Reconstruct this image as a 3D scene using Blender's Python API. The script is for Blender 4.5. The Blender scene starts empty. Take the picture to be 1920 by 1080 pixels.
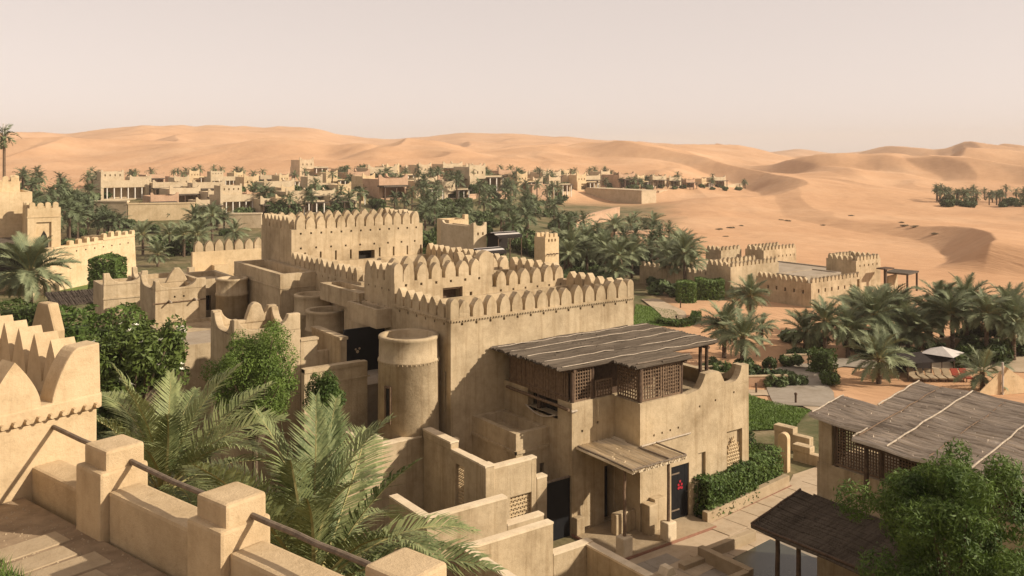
import bpy, bmesh, math, random
import numpy as np
from math import sin, cos, pi, radians, sqrt, atan2

scene = bpy.context.scene
COL = scene.collection
rnd = random.Random(7)

# ------------------------------------------------------------------ camera
CAM_Z = 14.7          # metres above the entrance court
FOC = 1680.0          # focal length for a 1920 wide frame
HOR = 288.0           # row of the horizon
YAW = radians(36)     # world X / Y run along the walls of the fort house
CS, SN = cos(YAW), sin(YAW)
cam = bpy.data.cameras.new('camera')
cam.sensor_width = 36.0
cam.lens = 36.0 * FOC / 1920
cam.shift_y = -(540 - HOR) / 1920
cam.clip_start = 0.1
cam.clip_end = 20000
cam_ob = bpy.data.objects.new('camera', cam)
COL.objects.link(cam_ob)
cam_ob.location = (0, 0, CAM_Z)
cam_ob.rotation_euler = (radians(90), 0, -YAW)
scene.camera = cam_ob

# ------------------------------------------------------------------ light
SUN_DIR = (1.30, -1.44, 1.10)          # towards the sun
world = bpy.data.worlds.new('World')
scene.world = world
world.use_nodes = True
wn, wl = world.node_tree.nodes, world.node_tree.links
wn.clear()
w_out = wn.new('ShaderNodeOutputWorld')
w_bg = wn.new('ShaderNodeBackground')
w_sky = wn.new('ShaderNodeTexSky')
w_sky.sky_type = 'NISHITA'
w_sky.sun_disc = False
w_sky.sun_elevation = math.asin(SUN_DIR[2] / sqrt(sum(c * c for c in SUN_DIR)))
w_sky.sun_rotation = atan2(SUN_DIR[0], SUN_DIR[1])
w_sky.air_density = 1.0
w_sky.dust_density = 0.7
w_sky.ozone_density = 1.0
# a dusty sky: the dust takes most of the blue out, keeping the sky's own brightness from horizon to zenith
w_bw = wn.new('ShaderNodeRGBToBW')
w_tint = wn.new('ShaderNodeMix'); w_tint.data_type = 'RGBA'; w_tint.blend_type = 'MULTIPLY'
w_tint.inputs['Factor'].default_value = 1.0
w_tint.inputs['B'].default_value = (1.10, 0.975, 0.905, 1)
w_mix = wn.new('ShaderNodeMix'); w_mix.data_type = 'RGBA'
w_mix.inputs['Factor'].default_value = 0.93
w_bg.inputs['Strength'].default_value = 0.114
wl.new(w_sky.outputs['Color'], w_bw.inputs['Color'])
wl.new(w_bw.outputs['Val'], w_tint.inputs['A'])
wl.new(w_sky.outputs['Color'], w_mix.inputs['A'])
wl.new(w_tint.outputs['Result'], w_mix.inputs['B'])
w_veil = wn.new('ShaderNodeMix'); w_veil.data_type = 'RGBA'      # even veil of dust over the whole dome
w_veil.inputs['Factor'].default_value = 0.62
w_veil.inputs['B'].default_value = (5.9, 5.08, 4.68, 1)
wl.new(w_mix.outputs['Result'], w_veil.inputs['A'])
wl.new(w_veil.outputs['Result'], w_bg.inputs['Color'])
wl.new(w_bg.outputs['Background'], w_out.inputs['Surface'])

sun = bpy.data.lights.new('sun', 'SUN')
sun.energy = 5.0
sun.angle = radians(0.7)
sun.color = (1.0, 0.885, 0.73)
sun_ob = bpy.data.objects.new('sun', sun)
COL.objects.link(sun_ob)
sun_ob.rotation_euler = (math.acos(SUN_DIR[2] / sqrt(sum(c * c for c in SUN_DIR))), 0, atan2(SUN_DIR[1], SUN_DIR[0]) + pi / 2)

vs = scene.view_settings
vs.view_transform = 'Standard'
vs.look = 'None'
vs.exposure = 0.40
vs.gamma = 1.0
vs.use_curve_mapping = False
scene.cycles.use_denoising = True
scene.cycles.max_bounces = 6
scene.cycles.diffuse_bounces = 3
scene.cycles.transparent_max_bounces = 4
scene.cycles.volume_bounces = 0

# ------------------------------------------------------------------ survey helpers
def c2w(r, f):
    """metres right / ahead of the viewpoint -> world X, Y"""
    return CS * r + SN * f, -SN * r + CS * f

def w2c(x, y):
    return CS * x - SN * y, SN * x + CS * y

def S(px, t):
    """world X, Y on the bearing px at t metres ahead"""
    return c2w((px - 960) / FOC * t, t)

def smooth(a, b, x):
    u = np.clip((x - a) / (b - a), 0, 1)
    return u * u * (3 - 2 * u)

# ------------------------------------------------------------------ materials
def new_mat(name):
    m = bpy.data.materials.new(name)
    m.use_nodes = True
    n, l = m.node_tree.nodes, m.node_tree.links
    b = n.get('Principled BSDF')
    return m, n, l, b

def ramp(n, l, src, stops):
    r = n.new('ShaderNodeValToRGB')
    e = r.color_ramp.elements
    while len(e) < len(stops):
        e.new(0.5)
    for i, (p, c) in enumerate(stops):
        e[i].position = p
        e[i].color = (*c, 1) if len(c) == 3 else c
    l.new(src, r.inputs['Fac'])
    return r

def noise(n, l, scale, detail=5, rough=0.6, vec=None, dist=0.0):
    t = n.new('ShaderNodeTexNoise')
    t.inputs['Scale'].default_value = scale
    t.inputs['Detail'].default_value = detail
    t.inputs['Roughness'].default_value = rough
    t.inputs['Distortion'].default_value = dist
    if vec is not None:
        l.new(vec, t.inputs['Vector'])
    return t

def mixc(n, l, fac, a, b, mode='MIX'):
    m = n.new('ShaderNodeMix')
    m.data_type = 'RGBA'
    m.blend_type = mode
    for key, v in (('Factor', fac), ('A', a), ('B', b)):
        if hasattr(v, 'is_linked') or isinstance(v, bpy.types.NodeSocket):
            l.new(v, m.inputs[key])
        elif key == 'Factor':
            m.inputs[key].default_value = v
        else:
            m.inputs[key].default_value = (*v, 1)
    return m.outputs['Result']

def scaled_pos(n, l, s):
    g = n.new('ShaderNodeNewGeometry')
    mp = n.new('ShaderNodeMapping')
    mp.inputs['Scale'].default_value = s
    l.new(g.outputs['Position'], mp.inputs['Vector'])
    return mp.outputs['Vector']

def plaster(name, c, var=0.16, bump=0.25, streak=0.5, fine=9.0):
    """hand-trowelled mud plaster: blotches, faint vertical rain streaks, fine grit"""
    m, n, l, b = new_mat(name)
    pos = scaled_pos(n, l, (1, 1, 1))
    big = noise(n, l, 0.55, 6, 0.65, pos)
    mid = noise(n, l, 3.2, 6, 0.7, pos)
    st = noise(n, l, 1.0, 5, 0.7, scaled_pos(n, l, (3.6, 3.6, 0.20)))
    dark = tuple(v * (1 - var * 1.6) * k for v, k in zip(c, (1, 0.97, 0.92)))
    light = tuple(min(0.85, v * (1 + var)) for v in c)
    r1 = ramp(n, l, big.outputs['Fac'], [(0.30, dark), (0.52, c), (0.75, light)])
    r2 = ramp(n, l, mid.outputs['Fac'], [(0.32, (0.80, 0.78, 0.74)), (0.55, (1, 1, 1)), (0.8, (1.0, 1.0, 1.0))])
    c1 = mixc(n, l, 0.75, r1.outputs['Color'], r2.outputs['Color'], 'MULTIPLY')
    r3 = ramp(n, l, st.outputs['Fac'], [(0.34, (0.74, 0.70, 0.64)), (0.5, (1, 1, 1)), (0.9, (1, 1, 1))])
    c2 = mixc(n, l, streak, c1, r3.outputs['Color'], 'MULTIPLY')
    pt = noise(n, l, 0.33, 3, 0.45, scaled_pos(n, l, (1, 1, 1.25)), 0.8)
    r4 = ramp(n, l, pt.outputs['Fac'], [(0.40, (0.88, 0.86, 0.83)), (0.43, (1, 1, 1)), (0.60, (1, 1, 1)), (0.625, (1.07, 1.06, 1.05))])
    c2 = mixc(n, l, 0.55, c2, r4.outputs['Color'], 'MULTIPLY')
    sp = noise(n, l, 22.0, 3, 0.8, pos)
    r5 = ramp(n, l, sp.outputs['Fac'], [(0.28, (0.70, 0.67, 0.62)), (0.40, (1, 1, 1))])
    c2 = mixc(n, l, 0.6, c2, r5.outputs['Color'], 'MULTIPLY')
    l.new(c2, b.inputs['Base Color'])
    b.inputs['Roughness'].default_value = 0.92
    b.inputs['Specular IOR Level'].default_value = 0.15
    gr = noise(n, l, fine, 8, 0.75, pos)
    bp = n.new('ShaderNodeBump')
    bp.inputs['Strength'].default_value = bump
    bp.inputs['Distance'].default_value = 0.05
    l.new(gr.outputs['Fac'], bp.inputs['Height'])
    l.new(bp.outputs['Normal'], b.inputs['Normal'])
    return m

def simple(name, c, c2=None, scale=4.0, rough=0.8, bump=0.0, stretch=(1, 1, 1), spec=0.2, metal=0.0):
    m, n, l, b = new_mat(name)
    pos = scaled_pos(n, l, stretch)
    nz = noise(n, l, scale, 6, 0.65, pos)
    if c2 is None:
        c2 = tuple(v * 0.7 for v in c)
    r = ramp(n, l, nz.outputs['Fac'], [(0.3, c2), (0.7, c)])
    l.new(r.outputs['Color'], b.inputs['Base Color'])
    b.inputs['Roughness'].default_value = rough
    b.inputs['Specular IOR Level'].default_value = spec
    b.inputs['Metallic'].default_value = metal
    if bump:
        bp = n.new('ShaderNodeBump')
        bp.inputs['Strength'].default_value = bump
        bp.inputs['Distance'].default_value = 0.04
        l.new(nz.outputs['Fac'], bp.inputs['Height'])
        l.new(bp.outputs['Normal'], b.inputs['Normal'])
    return m

def leafy(name, c, c2, trans=0.25, scale=1.2, tip=None):
    m, n, l, b = new_mat(name)
    oi = n.new('ShaderNodeObjectInfo')
    nz = noise(n, l, scale, 4, 0.6, scaled_pos(n, l, (1, 1, 1)))
    fine = noise(n, l, scale * 14, 2, 0.6, scaled_pos(n, l, (1, 1, 1)))
    ad = n.new('ShaderNodeMath'); ad.operation = 'ADD'
    l.new(nz.outputs['Fac'], ad.inputs[0])
    ml = n.new('ShaderNodeMath'); ml.operation = 'MULTIPLY_ADD'
    ml.inputs[1].default_value = 0.30
    ml.inputs[2].default_value = -0.15
    l.new(oi.outputs['Random'], ml.inputs[0])
    l.new(ml.outputs[0], ad.inputs[1])
    ad2 = n.new('ShaderNodeMath'); ad2.operation = 'MULTIPLY_ADD'
    ad2.inputs[1].default_value = 0.7
    l.new(fine.outputs['Fac'], ad2.inputs[0])
    l.new(ad.outputs[0], ad2.inputs[2])
    r = ramp(n, l, ad2.outputs[0], [(0.55, c2), (1.1, c)] if False else [(0.60, c2), (1.0, c)])
    l.new(r.outputs['Color'], b.inputs['Base Color'])
    b.inputs['Roughness'].default_value = 0.6
    b.inputs['Specular IOR Level'].default_value = 0.25
    tr = n.new('ShaderNodeBsdfTranslucent')
    l.new(r.outputs['Color'], tr.inputs['Color'])
    ms = n.new('ShaderNodeMixShader')
    ms.inputs['Fac'].default_value = trans
    out = n.get('Material Output')
    l.new(b.outputs[0], ms.inputs[1])
    l.new(tr.outputs[0], ms.inputs[2])
    l.new(ms.outputs[0], out.inputs['Surface'])
    return m

M = {}
M['plaster'] = plaster('mud_plaster', (0.445, 0.345, 0.218), var=0.20, bump=0.45, streak=0.8)
M['plaster_warm'] = plaster('warm_mud_plaster', (0.50, 0.372, 0.222), var=0.12, bump=0.45, streak=0.3, fine=14)
M['plaster_pale'] = plaster('pale_mud_plaster', (0.56, 0.425, 0.255), var=0.1, streak=0.35)
M['plaster_grey'] = plaster('greyed_roof_screed', (0.33, 0.27, 0.20), var=0.12, streak=0.0)
M['plaster_far'] = plaster('far_mud_plaster', (0.50, 0.395, 0.26), var=0.1, bump=0.0, streak=0.3)
M['plaster_rose'] = plaster('rosy_mud_plaster', (0.46, 0.30, 0.195), var=0.1, bump=0.0, streak=0.3)
M['cap'] = plaster('pale_plaster_cap', (0.64, 0.52, 0.36), var=0.08, streak=0.1)
M['wood'] = simple('dark_weathered_wood', (0.12, 0.075, 0.045), (0.05, 0.03, 0.02), 6, 0.8, 0.3, (1, 1, 1))
M['wood_mid'] = simple('brown_weathered_wood', (0.215, 0.140, 0.085), (0.10, 0.063, 0.038), 8, 0.8, 0.3)
M['wood_rail'] = simple('round_grey_wood', (0.22, 0.165, 0.115), (0.10, 0.075, 0.052), 9, 0.75, 0.3, (1, 1, 0.6))
M['pole'] = simple('pale_stripped_pole', (0.50, 0.42, 0.32), (0.28, 0.22, 0.16), 9, 0.8, 0.2)
M['black'] = simple('black_painted_door', (0.010, 0.010, 0.011), (0.006, 0.006, 0.007), 3, 0.55, 0.0)
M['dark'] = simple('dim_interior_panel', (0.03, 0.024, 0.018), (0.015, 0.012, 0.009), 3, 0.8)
M['white'] = simple('white_painted_post', (0.70, 0.64, 0.55), (0.55, 0.49, 0.40), 5, 0.7)
M['red'] = simple('red_emblem_paint', (0.42, 0.02, 0.035), (0.30, 0.015, 0.025), 20, 0.6)
M['lounger_red'] = simple('orange_red_cushion', (0.33, 0.06, 0.03), (0.20, 0.035, 0.02), 8, 0.8)
M['canvas'] = simple('off_white_canvas', (0.52, 0.47, 0.42), (0.40, 0.36, 0.32), 3, 0.85)
M['tent'] = simple('black_goat_hair_cloth', (0.030, 0.022, 0.018), (0.015, 0.012, 0.01), 6, 0.9)
M['stone'] = plaster('paving_stone', (0.36, 0.275, 0.175), var=0.14, bump=0.4, streak=0.0)
M['stone_grey'] = plaster('grey_court_paving', (0.30, 0.255, 0.20), var=0.12, bump=0.2, streak=0.0)
M['path'] = plaster('sandy_path', (0.42, 0.325, 0.22), var=0.08, bump=0.1, streak=0.0)
M['brick_red'] = simple('reddish_kerb', (0.30, 0.155, 0.10), (0.20, 0.10, 0.065), 5, 0.9)
M['water'] = simple('dark_still_basin', (0.05, 0.05, 0.035), (0.035, 0.035, 0.025), 2, 0.25, 0.02, spec=0.4)
M['trunk'] = simple('palm_trunk_bark', (0.15, 0.10, 0.065), (0.06, 0.04, 0.026), 6, 0.95, 0.6, (1, 1, 3))
M['bark'] = simple('grey_brown_bark', (0.16, 0.115, 0.075), (0.07, 0.05, 0.032), 7, 0.9, 0.5)
M['frond'] = leafy('dusty_palm_leaf', (0.235, 0.258, 0.138), (0.100, 0.124, 0.060), 0.18, 0.8)
M['frond_near'] = leafy('yellow_green_palm_leaf', (0.265, 0.285, 0.120), (0.085, 0.112, 0.040), 0.2, 1.4)  # fresher yellow-green of the foreground palms' own leaves
M['frond_far'] = leafy('far_palm_leaf', (0.135, 0.160, 0.075), (0.055, 0.074, 0.033), 0.12, 0.12)
M['rachis'] = simple('yellow_green_frond_stalk', (0.36, 0.31, 0.13), (0.22, 0.19, 0.08), 5, 0.7)
M['leaf'] = leafy('fresh_green_leaf', (0.135, 0.195, 0.036), (0.042, 0.078, 0.014), 0.25, 1.6)
M['leaf_dark'] = leafy('dark_green_leaf', (0.070, 0.100, 0.022), (0.022, 0.038, 0.009), 0.2, 1.5)
M['leaf_big'] = leafy('glossy_shrub_leaf', (0.125, 0.165, 0.034), (0.032, 0.055, 0.010), 0.2, 2.5)
M['leaf_hedge'] = leafy('hedge_leaf', (0.115, 0.170, 0.036), (0.045, 0.082, 0.014), 0.2, 2.0)
M['leaf_far'] = leafy('far_bush_leaf', (0.100, 0.132, 0.045), (0.040, 0.060, 0.020), 0.12, 0.15)
M['scrub'] = leafy('dry_desert_scrub', (0.24, 0.175, 0.095), (0.13, 0.10, 0.055), 0.1, 0.4)
M['petal'] = simple('white_petal', (0.8, 0.76, 0.66), (0.7, 0.66, 0.5), 10, 0.6)
M['grass'] = leafy('lawn_grass', (0.115, 0.175, 0.030), (0.060, 0.100, 0.018), 0.1, 1.0)
M['earth'] = simple('dusty_trodden_earth', (0.31, 0.225, 0.140), (0.17, 0.118, 0.072), 3.0, 0.95, 0.5)
M['soil'] = simple('garden_soil', (0.20, 0.13, 0.075), (0.11, 0.07, 0.04), 1.5, 0.95, 0.4)

def reed_mat(name, c, c2, ax):
    m, n, l, b = new_mat(name)
    s1 = (0.5, 14, 6) if ax == 'x' else (14, 0.5, 6)
    s2 = (0.35, 2.2, 1) if ax == 'x' else (2.2, 0.35, 1)
    a = noise(n, l, 1.0, 6, 0.8, scaled_pos(n, l, s1))
    d = noise(n, l, 1.0, 4, 0.7, scaled_pos(n, l, s2))
    r = ramp(n, l, a.outputs['Fac'], [(0.28, c2), (0.55, c), (0.8, tuple(min(1, v * 1.35) for v in c))])
    r2 = ramp(n, l, d.outputs['Fac'], [(0.35, (0.62, 0.60, 0.58)), (0.6, (1, 1, 1))])
    l.new(mixc(n, l, 0.8, r.outputs['Color'], r2.outputs['Color'], 'MULTIPLY'), b.inputs['Base Color'])
    b.inputs['Roughness'].default_value = 0.9
    b.inputs['Specular IOR Level'].default_value = 0.1
    bp = n.new('ShaderNodeBump')
    bp.inputs['Strength'].default_value = 0.7
    bp.inputs['Distance'].default_value = 0.03
    l.new(a.outputs['Fac'], bp.inputs['Height'])
    l.new(bp.outputs['Normal'], b.inputs['Normal'])
    return m
M['reed_x'] = reed_mat('grey_brown_reed_thatch', (0.118, 0.093, 0.069), (0.038, 0.029, 0.021), 'x')
M['reed_y'] = reed_mat('tan_reed_thatch', (0.56, 0.48, 0.385), (0.19, 0.158, 0.125), 'y')
M['reed_pale'] = reed_mat('pale_reed_mat', (0.72, 0.60, 0.42), (0.46, 0.365, 0.24), 'y')

# ------------------------------------------------------------------ mesh builder
class MB:
    def __init__(self, org=(0, 0, 0)):
        self.v, self.f, self.o = [], [], org

    def quad(self, *pts):
        i = len(self.v)
        self.v += [(p[0] - self.o[0], p[1] - self.o[1], p[2] - self.o[2]) for p in pts]
        self.f.append(tuple(range(i, i + len(pts))))

    def box(self, x0, x1, y0, y1, z0, z1):
        i = len(self.v)
        ox, oy, oz = self.o
        for z in (z0, z1):
            for x, y in ((x0, y0), (x1, y0), (x1, y1), (x0, y1)):
                self.v.append((x - ox, y - oy, z - oz))
        for q in ((0, 3, 2, 1), (4, 5, 6, 7), (0, 1, 5, 4), (1, 2, 6, 5), (2, 3, 7, 6), (3, 0, 4, 7)):
            self.f.append(tuple(i + k for k in q))
        return self

    def prism(self, poly, axis, a, b):
        """poly: (u, w) outline; axis 'x' -> (along y, z) extruded in x; 'y' -> (x, z) in y; 'z' -> (x, y) in z"""
        i = len(self.v)
        ox, oy, oz = self.o
        n = len(poly)
        for s in (a, b):
            for u, w in poly:
                p = {'x': (s, u, w), 'y': (u, s, w), 'z': (u, w, s)}[axis]
                self.v.append((p[0] - ox, p[1] - oy, p[2] - oz))
        self.f.append(tuple(range(i, i + n)))
        self.f.append(tuple(range(i + 2 * n - 1, i + n - 1, -1)))
        for k in range(n):
            self.f.append((i + k, i + n + k, i + n + (k + 1) % n, i + (k + 1) % n))
        return self

    def rings(self, pts, n=10, cap=True):
        """swept round shape: pts = [(x, y, z, radius)] """
        i = len(self.v)
        ox, oy, oz = self.o
        P = [np.array(p[:3], float) for p in pts]
        prev = None
        for k, p in enumerate(P):
            d = P[min(k + 1, len(P) - 1)] - P[max(k - 1, 0)]
            d = d / (np.linalg.norm(d) + 1e-9)
            ref = np.array((0, 0, 1.0)) if abs(d[2]) < 0.9 else np.array((1.0, 0, 0))
            u = np.cross(d, ref); u /= np.linalg.norm(u)
            if prev is not None and np.dot(u, prev) < 0:
                u = -u
            prev = u
            w = np.cross(d, u)
            for a in range(n):
                q = p + pts[k][3] * (cos(2 * pi * a / n) * u + sin(2 * pi * a / n) * w)
                self.v.append((q[0] - ox, q[1] - oy, q[2] - oz))
        for k in range(len(P) - 1):
            for a in range(n):
                b = (a + 1) % n
                self.f.append((i + k * n + a, i + k * n + b, i + (k + 1) * n + b, i + (k + 1) * n + a))
        if cap:
            self.f.append(tuple(i + a for a in reversed(range(n))))
            self.f.append(tuple(i + (len(P) - 1) * n + a for a in range(n)))
        return self

    def tube(self, p, q, r, n=8):
        return self.rings([(*p, r), (*q, r)], n)

    def lathe(self, cx, cy, prof, n=36):
        """prof = [(radius, z)] round a vertical axis, bottom to top, open ends"""
        i = len(self.v)
        ox, oy, oz = self.o
        for r, z in prof:
            for a in range(n):
                self.v.append((cx + r * cos(2 * pi * a / n) - ox, cy + r * sin(2 * pi * a / n) - oy, z - oz))
        for k in range(len(prof) - 1):
            for a in range(n):
                b = (a + 1) % n
                self.f.append((i + k * n + a, i + k * n + b, i + (k + 1) * n + b, i + (k + 1) * n + a))
        return self

    def holed(self, axis, a0, a1, z0, z1, c, holes, depth, sign):
        """wall face in plane axis = c with rectangular recesses.  axis 'y': spans x; axis 'x': spans y.
        sign +1: recesses run towards +axis.  holes: (a0, a1, z0, z1[, depth])"""
        A = sorted({a0, a1, *[min(max(h[k], a0), a1) for h in holes for k in (0, 1)]})
        Z = sorted({z0, z1, *[min(max(h[k], z0), z1) for h in holes for k in (2, 3)]})
        def P(a, z, d=0.0):
            return (a, c + sign * d, z) if axis == 'y' else (c + sign * d, a, z)
        flip = (axis == 'y') == (sign > 0)
        def Q(*p):
            self.quad(*(p if flip else p[::-1]))
        for i in range(len(A) - 1):
            for j in range(len(Z) - 1):
                ma, mz = (A[i] + A[i + 1]) / 2, (Z[j] + Z[j + 1]) / 2
                if any(h[0] < ma < h[1] and h[2] < mz < h[3] for h in holes):
                    continue
                Q(P(A[i], Z[j]), P(A[i + 1], Z[j]), P(A[i + 1], Z[j + 1]), P(A[i], Z[j + 1]))
        for h in holes:
            d = h[4] if len(h) > 4 else depth
            b0, b1, y0, y1 = h[:4]
            Q(P(b0, y0, d), P(b1, y0, d), P(b1, y1, d), P(b0, y1, d))
            Q(P(b0, y0), P(b1, y0), P(b1, y0, d), P(b0, y0, d))
            Q(P(b0, y1, d), P(b1, y1, d), P(b1, y1), P(b0, y1))
            Q(P(b0, y0), P(b0, y0, d), P(b0, y1, d), P(b0, y1))
            Q(P(b1, y0, d), P(b1, y0), P(b1, y1), P(b1, y1, d))
        return self

    def block(self, x0, x1, y0, y1, z0, z1, front=(), left=(), w=0.0, drop=0.0, depth=0.35):
        """building block; front = -Y face, left = -X face; with a sunk roof when w > 0"""
        self.holed('y', x0, x1, z0, z1, y0, list(front), depth, +1)
        self.holed('x', y0, y1, z0, z1, x0, list(left), depth, +1)
        self.quad((x1, y0, z0), (x1, y1, z0), (x1, y1, z1), (x1, y0, z1))
        self.quad((x1, y1, z0), (x0, y1, z0), (x0, y1, z1), (x1, y1, z1))
        if w > 0:
            a0, a1, b0, b1 = x0 + w, x1 - w, y0 + w, y1 - w
            zr = z1 - drop
            self.quad((x0, y0, z1), (x1, y0, z1), (a1, b0, z1), (a0, b0, z1))
            self.quad((x1, y0, z1), (x1, y1, z1), (a1, b1, z1), (a1, b0, z1))
            self.quad((x1, y1, z1), (x0, y1, z1), (a0, b1, z1), (a1, b1, z1))
            self.quad((x0, y1, z1), (x0, y0, z1), (a0, b0, z1), (a0, b1, z1))
            self.quad((a0, b0, z1), (a1, b0, z1), (a1, b0, zr), (a0, b0, zr))
            self.quad((a1, b0, z1), (a1, b1, z1), (a1, b1, zr), (a1, b0, zr))
            self.quad((a1, b1, z1), (a0, b1, z1), (a0, b1, zr), (a1, b1, zr))
            self.quad((a0, b1, z1), (a0, b0, z1), (a0, b0, zr), (a0, b1, zr))
            self.quad((a0, b0, zr), (a1, b0, zr), (a1, b1, zr), (a0, b1, zr))
        else:
            self.quad((x0, y0, z1), (x1, y0, z1), (x1, y1, z1), (x0, y1, z1))
        return self

    def mesh(self, name, mat, smooth=False):
        me = bpy.data.meshes.new(name)
        me.from_pydata(self.v, [], self.f)
        if mat:
            me.materials.append(M[mat] if isinstance(mat, str) else mat)
        if smooth:
            me.shade_smooth()
        me.update()
        return me

    def build(self, name, mat, parent=None, bevel=0.0, smooth=False, label=None, kind=None):
        me = self.mesh(name, mat, smooth)
        if bevel:
            bm = bmesh.new(); bm.from_mesh(me)
            bmesh.ops.remove_doubles(bm, verts=bm.verts, dist=1e-4)
            ed = [e for e in bm.edges if len(e.link_faces) == 2 and e.calc_face_angle(0) > 0.6]
            bmesh.ops.bevel(bm, geom=ed, offset=bevel, segments=2, affect='EDGES', profile=0.6)
            bm.to_mesh(me); bm.free()
        o = bpy.data.objects.new(name, me)
        COL.objects.link(o)
        if parent is not None:
            o.parent = parent
        if label: o['label'] = label
        if kind: o['kind'] = kind
        return o

def thing(name, label, cat, loc=(0, 0, 0), rz=0.0, group=None):
    o = bpy.data.objects.new(name, None)
    o.empty_display_size = 0.3
    COL.objects.link(o)
    o.location = loc
    o.rotation_euler = (0, 0, rz)
    o['label'] = label
    o['category'] = cat
    if group: o['group'] = group
    return o

def tag(o, label, cat, group=None):
    o['label'] = label
    o['category'] = cat
    if group: o['group'] = group
    return o

def structure(o):
    o['kind'] = 'structure'
    return o

def put(name, me, parent, loc, rz=0.0, scale=None, rot=None):
    o = bpy.data.objects.new(name, me)
    COL.objects.link(o)
    o.parent = parent
    o.location = loc
    o.rotation_euler = rot if rot else (0, 0, rz)
    if scale: o.scale = scale
    return o

def copy_tree(o, parent=None, label=None):
    c = o.copy()
    COL.objects.link(c)
    c.parent = parent
    for ch in list(o.children):
        copy_tree(ch, c)
    if label: c['label'] = label
    return c

# ------------------------------------------------------------------ shared pieces
def merlon_mesh(name, w, h, th, mat, p=2.3, base=0.16, n=8):
    """rounded, slightly pointed merlon, upright on z = 0, thickness along y; sunk a little below its foot"""
    prof = [(-w / 2, -0.03)]
    for k in range(n + 1):
        s = k / n
        prof.append((-w / 2 * (1 - s ** p), h * (base + (1 - base) * (s ** 0.85))))
    left = prof
    right = [(-u, z) for u, z in reversed(prof[:-1])]
    mb = MB()
    mb.prism(left + right, 'y', -th / 2, th / 2)
    me = mb.mesh(name, mat)
    bm = bmesh.new(); bm.from_mesh(me)
    bmesh.ops.recalc_face_normals(bm, faces=bm.faces)
    bm.to_mesh(me); bm.free()
    return me

VARS = {}
def variants(me):
    """hand-made look: a few re-shaped copies of a merlon, chipped and slumped a little"""
    if me.name not in VARS:
        out = [me]
        for k in range(4):
            g_ = random.Random(k * 13 + len(me.vertices))
            c = me.copy()
            hmax = max(v.co.z for v in me.vertices)
            dx = g_.uniform(-0.05, 0.05)
            for v in c.vertices:
                if v.co.z > 0.02:
                    u = v.co.z / hmax
                    v.co.x += dx * u * u + g_.uniform(-0.012, 0.012)
                    v.co.z *= 1 + g_.uniform(-0.025, 0.02)
                    v.co.y += g_.uniform(-0.012, 0.012)
            out.append(c)
        VARS[me.name] = out
    return VARS[me.name]

def merlon_row(parent, me, axis, a0, a1, c, z, step, ends=True, name='merlon'):
    n = max(1, round((a1 - a0) / step))
    st = (a1 - a0) / n
    o = parent_origin(parent)
    vr_ = variants(me)
    for k in range(n):
        a = a0 + st * (k + 0.5) + rnd.uniform(-0.02, 0.02)
        p = (a, c, z) if axis == 'x' else (c, a, z)
        s = st / step
        put(name, rnd.choice(vr_), parent, (p[0] - o[0], p[1] - o[1], p[2] - o[2]), (0 if axis == 'x' else pi / 2) + rnd.uniform(-0.05, 0.05), (s * (1 + rnd.uniform(-0.07, 0.06)), 1 + rnd.uniform(-0.05, 0.05), 1 + rnd.uniform(-0.08, 0.05)))

def parent_origin(o):
    x = y = z = 0
    while o is not None:
        x += o.location.x; y += o.location.y; z += o.location.z
        o = o.parent
    return (x, y, z)

def scallop(a0, a1, z0, zlow, zpost, post, n=6, post2=None):
    """outline of a wall panel whose top dips in a curve between two end posts"""
    post2 = post if post2 is None else post2
    pts = [(a0, z0), (a1, z0), (a1, zpost), (a1 - post2, zpost)]
    cur = min(0.9, (a1 - a0 - post - post2) * 0.35)
    for k in range(1, n + 1):
        s = k / n
        pts.append((a1 - post2 - cur * s ** 1.6, zlow + (zpost - zlow) * (1 - s) ** 1.7))
    for k in range(n, 0, -1):
        s = k / n
        pts.append((a0 + post + cur * s ** 1.6, zlow + (zpost - zlow) * (1 - s) ** 1.7))
    pts += [(a0 + post, zpost), (a0, zpost)]
    return pts

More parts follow.
